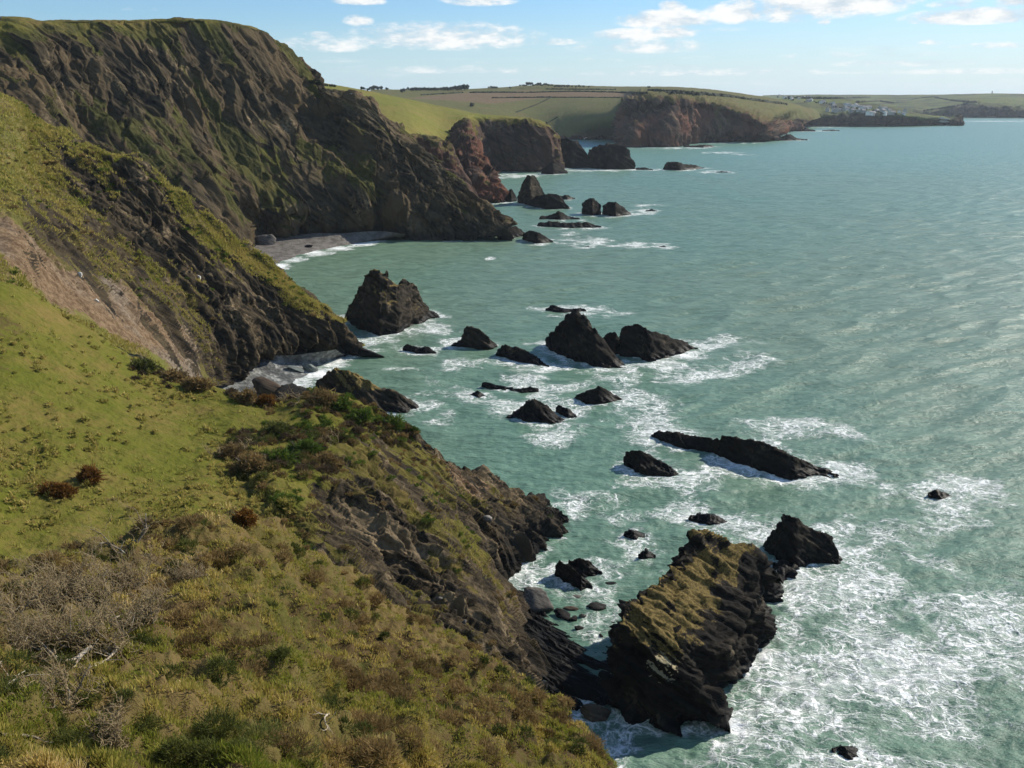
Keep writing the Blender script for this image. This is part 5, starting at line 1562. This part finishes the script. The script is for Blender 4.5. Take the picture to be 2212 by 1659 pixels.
# ------------------------------------------------------------------ boulders
M_GREY = None


def boulder_mat(name, dark, mid, pale):
    m, t = new_mat(name)
    pos = t.n('ShaderNodeNewGeometry').outputs['Position']
    c, b = rock_color(t, pos, 0.35, dark, mid, pale, (0.0, 0.5, 0.3))
    finish(t, c, 0.85, b, 0.7, 0.2, 0.1)
    return m


M_GREY = boulder_mat('grey_boulder', (0.055, 0.050, 0.045), (0.14, 0.125, 0.11), (0.26, 0.24, 0.21))
M_BROWN = boulder_mat('brown_boulder', (0.03, 0.022, 0.017), (0.085, 0.062, 0.045), (0.17, 0.135, 0.10))
M_BLACKROCK = boulder_mat('wet_boulder', (0.006, 0.006, 0.006), (0.022, 0.020, 0.018), (0.06, 0.055, 0.05))
M_WHITE = boulder_mat('white_quartz', (0.42, 0.40, 0.36), (0.60, 0.58, 0.54), (0.75, 0.73, 0.70))
M_GREENGREY = boulder_mat('green_slate', (0.07, 0.08, 0.075), (0.17, 0.19, 0.175), (0.30, 0.32, 0.30))


def boulder(loc, size, label, mat, seed, group=None, rz=0.0, name='boulder', cat='boulder', dip=0.0, cuts=14):
    """angular block: a ball cut by random planes and roughened"""
    rng = np.random.default_rng(seed)
    nu, nv = 34, 18
    th = np.linspace(0, 2 * np.pi, nu)
    ph = np.linspace(-np.pi / 2, np.pi / 2, nv)
    A, Bb = np.meshgrid(th, ph, indexing='ij')
    u = np.stack((np.cos(A) * np.cos(Bb), np.sin(A) * np.cos(Bb), np.sin(Bb)), -1)
    r = np.ones(u.shape[:2])
    for k in range(cuts):
        n = rng.normal(size=3)
        n /= np.linalg.norm(n)
        d = rng.uniform(0.38, 0.72)
        dt = u @ n
        r = np.minimum(r, np.where(dt > 0.05, d / np.maximum(dt, 0.05), 9))
    p = u * r[..., None] * np.array(size) * 0.85
    f = p.reshape(-1, 3)
    nz = fbm(f / (0.35 * max(size)) + seed, 3, 0.6, seed)
    f = f * (1 + 0.14 * nz)[:, None]
    cz, sz, cx, sx = math.cos(rz), math.sin(rz), math.cos(dip), math.sin(dip)
    f = np.stack((f[:, 0] * cx - f[:, 2] * sx, f[:, 1], f[:, 0] * sx + f[:, 2] * cx), -1)
    f = np.stack((f[:, 0] * cz - f[:, 1] * sz, f[:, 0] * sz + f[:, 1] * cz, f[:, 2]), -1)
    o = mesh_obj(name, f, grid_faces(nu, nv, True), 4, mat)
    o.location = loc
    return tag(o, label, cat, group)


GULLY = [  # px, py of the foot, width, depth, height, dip, material, label
    (1168, 1312, 4.2, 3.0, 2.6, -0.45, M_GREY, 'biggest pale grey slab boulder leaning in the inlet below the near spur'),
    (1122, 1290, 1.6, 1.2, 1.0, -0.5, M_GREY, 'pale boulder propped at the upper left end of the biggest grey slab'),
    (1215, 1330, 2.4, 1.8, 0.9, -0.2, M_BLACKROCK, 'dark ragged boulder at the right foot of the biggest grey slab'),
    (1243, 1292, 1.4, 1.0, 0.6, 0, M_GREY, 'flat grey boulder in foam, upper right from the biggest grey slab'),
    (1290, 1312, 3.0, 1.4, 0.7, -0.1, M_BLACKROCK, 'long flat dark boulder awash in the middle of the inlet'),
    (1232, 1316, 1.6, 0.8, 0.5, -0.1, M_BROWN, 'flat brown boulder awash left of the long flat dark one'),
    (1240, 1338, 1.1, 0.9, 0.8, 0, M_BLACKROCK, 'round dark boulder in a ring of foam'),
    (1258, 1332, 0.8, 0.7, 0.6, 0, M_GREY, 'small pale boulder touching the round dark one'),
    (1250, 1360, 1.2, 0.9, 0.6, 0, M_BLACKROCK, 'low dark boulder just above the shadow line in the inlet'),
    (1330, 1350, 1.8, 1.0, 0.6, 0, M_BLACKROCK, 'flat dark boulder close under the wall of the huge stack'),
    (1325, 1378, 1.8, 1.0, 0.6, 0, M_BLACKROCK, 'dark flat boulder in shade, nearer one under the wall of the huge stack'),
    (1298, 1378, 0.8, 0.7, 0.9, 0.4, M_BROWN, 'reddish upright boulder on the shadow line in the inlet'),
    (1315, 1265, 2.2, 1.0, 0.5, 0, M_BLACKROCK, 'smooth dark boulder barely breaking the water in the upper inlet'),
    (1270, 1275, 1.4, 0.9, 0.5, 0, M_BROWN, 'brown boulder barely breaking the water in the upper inlet'),
    (1172, 1490, 3.4, 2.0, 2.2, 0.2, M_GREENGREY, 'pale cracked slab boulder glimmering in the shaded gully'),
    (1283, 1550, 3.2, 2.4, 1.9, -0.5, M_BROWN, 'large brown tilted block in white surf at the mouth of the gully'),
    (1300, 1522, 1.4, 1.2, 0.9, 0, M_BLACKROCK, 'dark boulder in surf just behind the large brown tilted block'),
    (1215, 1510, 1.8, 1.3, 1.0, -0.3, M_BLACKROCK, 'black boulder on the gully floor below the pale cracked slab'),
    (1262, 1468, 1.6, 1.2, 0.8, -0.2, M_BROWN, 'brown boulder on the shaded gully floor'),
    (1270, 1632, 1.2, 1.2, 1.6, 0.3, M_BROWN, 'brown rock wet with surf, half hidden by the near grass edge'),
]
for i, (x, y, a, b, h, dip, mt, lab) in enumerate(GULLY):
    p = S(x, y, 0.0)
    boulder((p[0], p[1], h * 0.18), (a, b, h), lab, mt, 500 + i, 'boulders in the inlet and gully', rz=0.3 * math.sin(i * 2.1), dip=dip)
# boulders and slabs on the pebble cove
COVE = [
    (590, 850, 7, 4, 4.2, -0.3, M_BROWN, 'mossy brown boulder, left one of the two big ones on the pebble cove'),
    (635, 872, 9, 4.5, 5.0, -0.45, M_BLACKROCK, 'dark slanting boulder, right one of the two big ones on the pebble cove'),
    (510, 800, 4, 2, 1.0, -0.3, M_GREENGREY, 'pale tabular slab at the left side of the pebble cove'),
    (560, 805, 3.5, 1.8, 0.9, -0.3, M_GREENGREY, 'pale slab in the middle of the pebble cove'),
    (640, 800, 4.5, 2.2, 1.0, -0.4, M_GREENGREY, 'grey-green slab bed running out toward the surf on the pebble cove'),
    (668, 795, 4.0, 2.4, 1.8, -0.2, M_GREENGREY, 'grey-green boulder nearest the surf on the pebble cove'),
    (600, 790, 2.6, 1.6, 1.0, -0.2, M_GREENGREY, 'small grey-green boulder under the cliff foot of the pebble cove'),
    (800, 770, 8, 4, 2.6, -0.2, M_BLACKROCK, 'black ragged rock tailing off the tip of the middle headland'),
]
for i, (x, y, a, b, h, dip, mt, lab) in enumerate(COVE):
    p = S(x, y, 1.0 if i < 7 else 0)
    boulder((p[0], p[1], p[2] + h * 0.15), (a, b, h), lab, mt, 540 + i, 'boulders of the pebble cove', rz=0.2 * math.sin(i * 1.7), dip=dip)
for i, (x, y, a, b, h, lab) in enumerate([(575, 530, 13, 8, 9, 'pale grey boulder fallen at the left end of the far sandy beach'), (668, 533, 3.0, 2, 1.4, 'small dark boulder lying on the far sandy beach')]):
    p = S(x, y, 1.5)
    boulder((p[0], p[1], 1.5 + h * 0.2), (a, b, h), lab, M_GREY if i == 0 else M_BLACKROCK, 560 + i)
ALL = tuple(TERRAIN)
for i, (x, y, sz, lab) in enumerate([(172, 594, 1.1, 'bright white rock standing at the top edge of the landslide'), (208, 650, 1.0, 'small white rock lying in the landslide scree'),
                                     (430, 600, 1.1, 'white quartz rock jutting from the cliff of the middle headland'), (950, 1292, 0.7, 'pale rock lying on the grassy cliff below the brink'),
                                     (1002, 1345, 0.8, 'flat pale stone on the steep grass above the gully'), (1048, 1120, 1.3, 'white block on the scree of the near spur')]):
    hit = ground(x, y, ALL)
    if hit:
        boulder(hit[0], (sz, sz * 0.7, sz * 0.9), lab, M_WHITE if i < 3 else M_GREY, 570 + i, name='rock', cat='rock')

# ------------------------------------------------------------------ far trees, hedges and the village
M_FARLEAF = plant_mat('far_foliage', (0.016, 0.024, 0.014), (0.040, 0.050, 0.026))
M_TRUNK = bark_mat('tree_bark', (0.03, 0.026, 0.022), (0.07, 0.06, 0.05))


def tree_mesh(name, h, w, seed, pine=False):
    """trunk with limbs and a crown of many small leaf clumps; unit metres, foot at the origin"""
    rng = np.random.default_rng(seed)
    V, F, T = [], [], []
    lean = rng.normal(0, 0.06, 2) * h
    trunk = [np.array((lean[0] * q, lean[1] * q, h * 0.85 * q)) for q in np.linspace(0, 1, 5)]
    tube(trunk, np.linspace(0.045, 0.012, 5) * h * 0.7, 5, V, F, T, 0.3)
    blobs = []
    for k in range(7):
        a = rng.uniform(0, 2 * math.pi)
        z = h * (rng.uniform(0.72, 0.98) if pine else rng.uniform(0.35, 0.92))
        e = np.array((math.cos(a) * w * 0.34, math.sin(a) * w * 0.34, z))
        b = trunk[2 if not pine else 3]
        tube([b, (b + e) / 2 + (0, 0, 0.03 * h), e], np.array((0.02, 0.014, 0.008)) * h * 0.7, 4, V, F, T, 0.3)
        blobs.append((e, w * rng.uniform(0.18, 0.34)))
    ntr = len(F)
    LV, LT = [], []
    for c, r in blobs:
        for q in range(26):
            u = rng.normal(size=3)
            u /= np.linalg.norm(u)
            p = c + u * r * rng.uniform(0.4, 1.0) * np.array((1, 1, 0.6 if pine else 0.85))
            s = 0.10 * w * rng.uniform(0.6, 1.3)
            x = rng.normal(size=3)
            y = np.cross(x, rng.normal(size=3))
            x, y = x / np.linalg.norm(x) * s, y / np.linalg.norm(y) * s
            LV += [p - x - y, p + x - y, p + x + y, p - x + y]
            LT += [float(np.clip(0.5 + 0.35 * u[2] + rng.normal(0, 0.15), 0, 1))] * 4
    return (np.array(V), np.array(F), np.array(LV), np.arange(len(LV)).reshape(-1, 4), LT)


TREE_KINDS = {}


def far_tree(x, y, hpx, kind, label, group):
    hit = ground(x, y, ALL)
    if hit is None:
        for dy in (1, 2, 3, 4, 6, 8):
            hit = ground(x, y + dy, ALL)
            if hit:
                break
    if hit is None:
        return
    loc = hit[0].copy()
    d = math.hypot(loc.x, loc.y)
    k = (kind, random.randrange(3))
    if k not in TREE_KINDS:
        w = dict(pine=0.9, oak=1.15, bush=1.9)[kind]
        V, F, LV, LF, LT = tree_mesh('tree', 1.0, w, 600 + len(TREE_KINDS), kind == 'pine')
        me = []
        for nm, v, f, m, at in (('trunk', V, F, M_TRUNK, None), ('crown', LV, LF, M_FARLEAF, dict(tone=LT))):
            o = mesh_obj(nm, v, f, 4, m, at, smooth=False)
            me.append(o.data)
            bpy.data.objects.remove(o)
        TREE_KINDS[k] = me
    root = empty('tree', loc, label, 'tree', group, rz=random.uniform(0, 6.28))
    s = hpx * d / FPX
    root.scale = (s, s, s)
    for nm, me in zip(('trunk', 'crown'), TREE_KINDS[k]):
        c = bpy.data.objects.new(nm, me)
        COL.objects.link(c)
        c.parent = root


GA, GBT, GC, GD = 'trees in the short skyline row', 'trees of the long skyline belt', 'wind-bent pines on the hilltop', 'skyline trees right of the pines'
for x, h in ((781, 6), (788, 5), (796, 5), (801, 6), (810, 8), (817, 7), (824, 7), (836, 5)):
    far_tree(x, 195, h, 'oak', 'small dark tree in the short row on the skyline behind the green field', GA)
far_tree(880, 196, 6, 'oak', 'single round dark tree on the skyline left of the long belt', None)
for i in range(22):
    far_tree(888 + i * 2.8, 196.5, 5.5 + random.uniform(-1, 1.2), 'oak', 'dark tree in the lower left stretch of the long skyline belt', GBT)
for i in range(20):
    far_tree(954 + i * 2.9, 197 - i * 0.1, 6 + i * 0.20 + random.uniform(-1, 1), 'oak', 'dark tree in the taller right stretch of the long skyline belt', GBT)
for x, h in ((1057, 4), (1062, 5), (1067, 4.5), (1072, 4), (1102, 4)):
    far_tree(x, 192, h, 'oak', 'tiny dark tree on the skyline between the long belt and the pines', 'tiny skyline trees left of the pines')
for x, h in ((1124, 6), (1130, 6), (1136, 6), (1141, 10), (1146, 10), (1153, 7), (1159, 8), (1164, 10), (1170, 7), (1177, 9), (1184, 7), (1192, 7)):
    far_tree(x, 190, h, 'pine', 'flat-topped pine on the skyline hilltop, bare trunk showing', GC)
for x, h in ((1200, 5), (1206, 5), (1212, 5), (1218, 5), (1227, 5), (1235, 4), (1244, 4), (1252, 5), (1260, 4), (1272, 3.5)):
    far_tree(x, 189.5, h, 'oak', 'low dark tree on the skyline right of the flat-topped pines', GD)
far_tree(1402, 190, 3, 'bush', 'lone low bush on the skyline above the far red cliff', None)
for x, y, h in ((672, 181, 6), (678, 181, 7), (684, 182, 7), (690, 183, 5), (705, 186, 4), (715, 187, 4), (724, 188, 4)):
    far_tree(x, y, h, 'bush', 'dark bush on the top edge of the green field beside the great headland', 'bushes along the green field top')
far_tree(870, 201, 8, 'oak', 'dark tree in the dip at the far side of the green field', None)
far_tree(1021, 230, 6, 'bush', 'dark hollow bush in the valley between the green field and the ploughed one', None)


def hedge(pxs, label, h=3.0, seed=0):
    """field hedge following the ground between photo points"""
    rng = np.random.default_rng(seed)
    xs = np.array(pxs, float)
    seg = np.linalg.norm(np.diff(xs, axis=0), axis=1)
    ts = np.concatenate([i + np.arange(max(2, int(l / 1.6))) / max(2, int(l / 1.6)) for i, l in enumerate(seg)] + [[len(seg)]])
    pts = []
    for t_ in ts:
        i = min(int(t_), len(seg) - 1)
        x, y = xs[i] + (xs[i + 1] - xs[i]) * (t_ - i)
        hit = ground(x, y, ALL)
        if hit:
            pts.append(np.array(hit[0]))
    if len(pts) < 3:
        return
    pts = np.array(pts)
    n = len(pts)
    tan = np.gradient(pts, axis=0)
    tan[:, 2] = 0
    tan /= np.linalg.norm(tan, axis=1)[:, None] + 1e-9
    side = np.stack((-tan[:, 1], tan[:, 0], np.zeros(n)), -1)
    rows = []
    for (o, z) in ((-0.6, -0.8), (-0.55, 0.5), (-0.25, 0.95), (0.25, 1.0), (0.55, 0.5), (0.6, -0.8)):
        hh = h * (0.8 + 0.45 * rng.uniform(-1, 1, n))
        rows.append(pts + side * (o * h * (1 + 0.3 * rng.uniform(-1, 1, n)))[:, None] + np.stack((np.zeros(n), np.zeros(n), z * hh), -1))
    g_ = np.stack(rows, 1)
    tag(mesh_obj('hedge', g_.reshape(-1, 3), grid_faces(n, 6), 4, M_FARLEAF, dict(tone=rng.uniform(0.2, 0.8, n * 6))), label, 'hedge', 'field hedges on the far hills')


HEDGES = [
    ([(1015, 200.5), (1080, 200), (1140, 200.5), (1190, 199), (1240, 198), (1310, 199.5), (1400, 202)], 'long dark hedge along the top of the ploughed field', 4),
    ([(1062, 212), (1100, 211.5), (1190, 210.5)], 'hedge along the bottom of the ploughed field, left part', 3.5),
    ([(1190, 210.5), (1275, 211), (1340, 211)], 'faint hedge along the bottom of the ploughed field, right part', 2.5),
    ([(1190, 211), (1160, 226), (1115, 243)], 'hedge running diagonally down the grey-green field', 3),
    ([(1205, 253), (1180, 268)], 'short ragged hedge low on the grey-green field', 2.5),
    ([(910, 206), (960, 203), (1000, 200.5)], 'hedge at the far edge of the green field dip', 4),
    ([(1400, 196), (1450, 198), (1490, 201), (1560, 206), (1626, 217), (1700, 226)], 'long hedge running down the hill above the far red cliff', 5),
    ([(1440, 201), (1520, 205), (1590, 211), (1650, 219), (1690, 224)], 'lower hedge running parallel down the hill above the far red cliff', 5),
    ([(1180, 193), (1260, 194), (1330, 194)], 'thin hedge between the two highest fields', 4),
    ([(1850, 222), (1900, 219), (1930, 223), (1990, 212), (2020, 210)], 'hedge curving over the hills behind the village', 8),
    ([(1995, 240), (2050, 232), (2090, 225)], 'hedge across the hill right of the village', 8),
    ([(2020, 211), (2060, 218), (2110, 222)], 'hedge dropping to the dark right-hand headland', 8),
    ([(1700, 212), (1790, 214), (1880, 211)], 'skyline hedge behind the village', 9),
]
for i, (pxs, lab, h) in enumerate(HEDGES):
    hedge(pxs, lab, h * 0.75, 700 + i)


def flat_mat(name, a, b, rough=0.8, sc=0.5):
    m, t = new_mat(name)
    pos = t.n('ShaderNodeNewGeometry').outputs['Position']
    n = t.noise(pos, sc, 4, 0.6)
    finish(t, t.mix(n, a, b), rough, n, 0.2, 0.05, 0.2)
    return m


M_WALLW = flat_mat('white_render', (0.62, 0.62, 0.60), (0.78, 0.77, 0.74))
M_WALLG = flat_mat('grey_render', (0.34, 0.34, 0.33), (0.46, 0.45, 0.43))
M_SLATE = flat_mat('slate_roof', (0.10, 0.10, 0.11), (0.17, 0.17, 0.18))
M_GLASS = flat_mat('dark_window', (0.02, 0.025, 0.03), (0.05, 0.055, 0.06), 0.3)


def box(V, F, c, s, top=1.0):
    b = len(V)
    for z in (0, 1):
        for (x, y) in ((-1, -1), (1, -1), (1, 1), (-1, 1)):
            V.append((c[0] + x * s[0] / 2, c[1] + y * s[1] / 2, c[2] + z * s[2]))
    for f in ((0, 3, 2, 1), (4, 5, 6, 7), (0, 1, 5, 4), (1, 2, 6, 5), (2, 3, 7, 6), (3, 0, 4, 7)):
        F.append(tuple(b + i for i in f))


HOUSE_KINDS = []


def house_meshes(L, W, H, R, wall):
    """gabled house: walls, roof with eaves, chimney, windows"""
    V = [(-L / 2, -W / 2, -3), (L / 2, -W / 2, -3), (L / 2, W / 2, -3), (-L / 2, W / 2, -3), (-L / 2, -W / 2, H), (L / 2, -W / 2, H), (L / 2, W / 2, H), (-L / 2, W / 2, H), (-L / 2, 0, H + R - .15), (L / 2, 0, H + R - .15)]
    F = [(0, 1, 5, 4), (2, 3, 7, 6), (1, 2, 6, 5), (3, 0, 4, 7), (5, 6, 9, 9), (7, 4, 8, 8)]
    out = []
    me = bpy.data.meshes.new('walls')
    me.from_pydata(V, [], [tuple(dict.fromkeys(f)) for f in F])
    me.materials.append(wall)
    out.append(('walls', me))
    e = 0.5
    V = [(-L / 2 - e, -W / 2 - e, H - .3), (L / 2 + e, -W / 2 - e, H - .3), (L / 2 + e, 0, H + R), (-L / 2 - e, 0, H + R), (L / 2 + e, W / 2 + e, H - .3), (-L / 2 - e, W / 2 + e, H - .3)]
    V += [(x, y, z + 0.25) for x, y, z in V]
    F = [(0, 1, 2, 3), (3, 2, 4, 5), (6, 9, 8, 7), (9, 11, 10, 8), (0, 6, 7, 1), (4, 10, 11, 5), (1, 7, 8, 2), (2, 8, 10, 4), (0, 3, 9, 6), (3, 5, 11, 9)]
    box(V, F, (L * 0.36, 0, H + R - 0.8), (0.9, 0.9, 2.0))
    me = bpy.data.meshes.new('roof')
    me.from_pydata(V, [], F)
    me.materials.append(M_SLATE)
    out.append(('roof', me))
    V, F = [], []
    for k in range(3):
        x = -L / 2 + L * (k + 0.5) / 3
        box(V, F, (x, -W / 2 - 0.02, H * 0.30), (1.3, 0.12, 1.4))
        if H > 4.5:
            box(V, F, (x, -W / 2 - 0.02, H * 0.68), (1.3, 0.12, 1.2))
    me = bpy.data.meshes.new('windows')
    me.from_pydata(V, [], F)
    me.materials.append(M_GLASS)
    out.append(('windows', me))
    return out


HOUSE_KINDS = dict(white=house_meshes(13, 9, 5.5, 3.6, M_WALLW), small=house_meshes(9, 7, 3.2, 2.8, M_WALLW), grey=house_meshes(14, 9, 5.0, 4.0, M_WALLG), big=house_meshes(20, 11, 7.0, 5.0, M_WALLG))


def house(x, y, kind, label, group, rz):
    hit = ground(x, y, ALL)
    if hit is None:
        return
    root = empty('house', hit[0], label, 'house', group, rz)
    for nm, me in HOUSE_KINDS[kind]:
        c = bpy.data.objects.new(nm, me)
        COL.objects.link(c)
        c.parent = root


VIL = [(150, 74, 'grey', 0), (230, 108, 'white', 0), (320, 121, 'white', 0), (425, 118, 'small', 0), (490, 104, 'grey', 0), (560, 104, 'grey', 0), (600, 141, 'white', 0), (565, 155, 'grey', 0),
       (735, 175, 'white', 1), (757, 170, 'white', 1), (785, 166, 'white', 1), (885, 188, 'small', 1), (912, 190, 'white', 1),
       (920, 232, 'grey', 2), (1075, 194, 'small', 2), (1118, 212, 'white', 2), (1082, 236, 'small', 2), (1178, 221, 'small', 2), (1225, 216, 'white', 2), (1262, 224, 'small', 2), (1210, 253, 'small', 2),
       (1310, 251, 'white', 2), (1342, 254, 'white', 2), (1385, 254, 'small', 2), (1412, 252, 'white', 2), (1570, 250, 'grey', 2), (1632, 266, 'white', 2),
       (830, 290, 'big', 3), (925, 292, 'white', 3), (955, 296, 'big', 3), (990, 292, 'grey', 3), (1055, 288, 'big', 3), (1105, 272, 'white', 3), (1150, 294, 'grey', 3), (1185, 296, 'grey', 3), (1262, 292, 'grey', 3), (1330, 300, 'grey', 3),
       (1400, 328, 'white', 4), (1430, 328, 'white', 4), (1480, 334, 'grey', 4), (1525, 300, 'grey', 4), (1610, 296, 'grey', 4), (1640, 330, 'white', 4), (1700, 282, 'small', 4), (1700, 325, 'grey', 4), (1745, 328, 'grey', 4), (1840, 304, 'small', 4), (1900, 328, 'small', 4), (1918, 310, 'big', 4)]
WHERE = ['on the hill crest above the village', 'on the slope below the crest houses', 'in the upper rows of the main village', 'in the front row above the dark cliff', 'at the seaward end of the village']
for i, (zx, zy, kind, w_) in enumerate(VIL):
    lab = dict(white='white gabled house with slate roof ', small='small white cottage with slate roof ', grey='grey gabled house with slate roof ', big='large grey hotel-like house with steep roof ')[kind] + WHERE[w_]
    house(1660.3 + zx * .15318, 196.5 + zy * .15318, kind, lab, 'houses of the far village', 0.75 + math.sin(i * 3.3) * 0.5)
for i in range(46):
    zx = random.choice([random.uniform(60, 560), random.uniform(640, 900), random.uniform(1000, 1900), random.uniform(1400, 1900), random.uniform(760, 1400)])
    zy = 80 + 0.125 * zx + random.uniform(-6, 30) + (30 if zx > 900 else 0)
    far_tree(1660.3 + zx * .15318, 196.5 + zy * .15318, random.uniform(2.5, 4), 'oak', 'small dark tree among the houses of the far village', 'trees among the far houses')
# the pale flat-roofed block on the village point
hit = ground(2038, 261.5, ALL)
root = empty('coastal_building', hit[0], 'pale flat-roofed block standing alone on the low point beyond the village', 'building')
V, F = [], []
box(V, F, (0, 0, -3), (26, 12, 10))
box(V, F, (-6, 0, 7), (10, 9, 3.5))
me = bpy.data.meshes.new('walls'); me.from_pydata(V, [], F); me.materials.append(M_WALLG)
c = bpy.data.objects.new('walls', me); COL.objects.link(c); c.parent = root
V, F = [], []
for k in range(5):
    box(V, F, (-10 + k * 5, -6.05, 2.6), (2.6, 0.2, 2.2))
me = bpy.data.meshes.new('windows'); me.from_pydata(V, [], F); me.materials.append(M_GLASS)
c = bpy.data.objects.new('windows', me); COL.objects.link(c); c.parent = root
# tiny church tower on the far right skyline
hit = None
for y in np.arange(200, 215, 0.5):
    hit = ground(2143, y, ALL)
    if hit:
        break
root = empty('church', hit[0], 'tiny church tower with spire on the far right skyline', 'church')
V, F = [], []
box(V, F, (0, 0, -4), (5, 5, 11))
me = bpy.data.meshes.new('tower'); me.from_pydata(V, [], F); me.materials.append(M_WALLG)
c = bpy.data.objects.new('tower', me); COL.objects.link(c); c.parent = root
V = [(-2.6, -2.6, 7), (2.6, -2.6, 7), (2.6, 2.6, 7), (-2.6, 2.6, 7), (0, 0, 15)]
me = bpy.data.meshes.new('spire'); me.from_pydata(V, [], [(0, 1, 4), (1, 2, 4), (2, 3, 4), (3, 0, 4), (3, 2, 1, 0)]); me.materials.append(M_SLATE)
c = bpy.data.objects.new('spire', me); COL.objects.link(c); c.parent = root

# ------------------------------------------------------------------ walker on the skyline and gulls
M_BLUE = flat_mat('blue_jacket', (0.05, 0.09, 0.28), (0.08, 0.13, 0.36))
M_DARKCLOTH = flat_mat('dark_trousers', (0.02, 0.02, 0.025), (0.04, 0.04, 0.045))
M_SKIN = flat_mat('skin', (0.45, 0.30, 0.22), (0.50, 0.34, 0.26))


def skin_body(name, joints, edges, radii, mat, parent):
    me = bpy.data.meshes.new(name)
    me.from_pydata([tuple(j) for j in joints], edges, [])
    me.materials.append(mat)
    o = bpy.data.objects.new(name, me)
    COL.objects.link(o)
    o.parent = parent
    o.modifiers.new('skin', 'SKIN')
    if not me.skin_vertices:
        me.skin_vertices.new()
    for i, r in enumerate(radii):
        me.skin_vertices[0].data[i].radius = (r, r * 0.85)
        me.skin_vertices[0].data[i].use_root = (i == 0)
    sub = o.modifiers.new('smooth', 'SUBSURF')
    sub.levels = sub.render_levels = 1
    return o


hit = None
for y in np.arange(44, 60, 0.5):
    hit = ground(2.0, y, ('great_headland',))
    if hit:
        break
walker = empty('person', hit[0], 'walker in a blue jacket standing on the skyline of the great headland', 'person', rz=0.4)
J = [(0, 0, .95), (0, 0, 1.15), (0, 0, 1.38), (0, 0, 1.48), (0, .02, 1.58), (0, .03, 1.70), (-.10, 0, .90), (-.12, .05, .50), (-.12, -.02, .08), (-.12, .12, .04), (.10, 0, .90), (.13, -.10, .50), (.13, -.16, .08), (.13, -.02, .04),
     (-.19, 0, 1.38), (-.25, -.02, 1.12), (-.22, .10, .88), (-.21, .13, .80), (.19, 0, 1.38), (.25, 0, 1.12), (.23, .10, .90), (.22, .14, .82)]
Ed = [(0, 1), (1, 2), (2, 3), (3, 4), (4, 5), (0, 6), (6, 7), (7, 8), (8, 9), (0, 10), (10, 11), (11, 12), (12, 13), (2, 14), (14, 15), (15, 16), (16, 17), (2, 18), (18, 19), (19, 20), (20, 21)]
Rr = [.15, .15, .17, .06, .095, .09, .095, .065, .045, .04, .095, .065, .045, .04, .07, .05, .04, .035, .07, .05, .04, .035]
skin_body('body', J, Ed, Rr, M_SKIN, walker)
skin_body('jacket', [J[i] for i in (0, 1, 2, 3, 14, 15, 16, 18, 19, 20)], [(0, 1), (1, 2), (2, 3), (2, 4), (4, 5), (5, 6), (2, 7), (7, 8), (8, 9)], [.18, .18, .20, .09, .09, .07, .058, .09, .07, .058], M_BLUE, walker)
skin_body('trousers', [(0, 0, .93)] + [J[i] for i in (6, 7, 8, 10, 11, 12)], [(0, 1), (1, 2), (2, 3), (0, 4), (4, 5), (5, 6)], [.16, .115, .085, .065, .115, .085, .065], M_DARKCLOTH, walker)

M_GULL = flat_mat('gull_white', (0.75, 0.75, 0.74), (0.85, 0.85, 0.84))
M_GULLWING = flat_mat('gull_grey', (0.40, 0.42, 0.44), (0.55, 0.57, 0.58))


def gull(px, py, d, rz, label):
    root = empty('gull', P(px, py, d), label, 'bird', 'gulls gliding along the cliffs', rz)
    V, F, T = [], [], []
    tube([(0, -.30, 0), (0, -.18, 0), (0, 0, 0), (0, .16, .02), (0, .24, .03), (0, .30, .02), (0, .35, .01)], [.02, .06, .085, .06, .045, .04, .008], 8, V, F, T, 0)
    mesh_obj('body', np.array(V), np.array(F), 4, M_GULL, parent=root)
    for sx in (-1, 1):
        pts = np.array([[(sx * .05, .10, .03), (sx * .35, .13, .16), (sx * .62, .06, .10), (sx * .72, -.06, .07)], [(sx * .05, -.10, .03), (sx * .33, -.04, .15), (sx * .55, -.06, .10), (sx * .71, -.08, .07)]])
        top = pts.reshape(-1, 3) + (0, 0, .012)
        V = np.concatenate((pts.reshape(-1, 3), top))
        F = []
        for i in range(3):
            F += [(i, i + 1, i + 5, i + 4), (8 + i, 12 + i, 13 + i, 9 + i), (i, 8 + i, 9 + i, i + 1), (4 + i, 5 + i, 13 + i, 12 + i)]
        mesh_obj('wing', V, np.array(F), 4, M_GULLWING, parent=root)


gull(759, 203, 330, 0.6, 'white gull gliding in front of the green field above the great headland')
gull(1262, 300, 420, 1.2, 'white gull low over the water before the grey-green field, lower of two')
gull(1266, 298, 430, 0.9, 'white gull low over the water before the grey-green field, upper of two')

# ------------------------------------------------------------------ sea air
me = bpy.data.meshes.new('haze')
x0, x1, y0, y1, z0, z1 = -36000, 36000, -300, 46500, -6, 240
me.from_pydata([(x0, y0, z0), (x1, y0, z0), (x1, y1, z0), (x0, y1, z0), (x0, y0, z1), (x1, y0, z1), (x1, y1, z1), (x0, y1, z1)], [],
               [(0, 3, 2, 1), (4, 5, 6, 7), (0, 1, 5, 4), (1, 2, 6, 5), (2, 3, 7, 6), (3, 0, 4, 7)])
hm, t = new_mat('sea_haze')
pv = t.n('ShaderNodeVolumePrincipled')
pv.inputs['Color'].default_value = (0.80, 0.90, 1.0, 1)
pv.inputs['Density'].default_value = 0.000035
pv.inputs['Anisotropy'].default_value = 0.2
t.link(pv.outputs[0], t.n('ShaderNodeOutputMaterial').inputs['Volume'])
me.materials.append(hm)
hz = bpy.data.objects.new('haze', me)
COL.objects.link(hz)
tag(hz, kind='stuff')
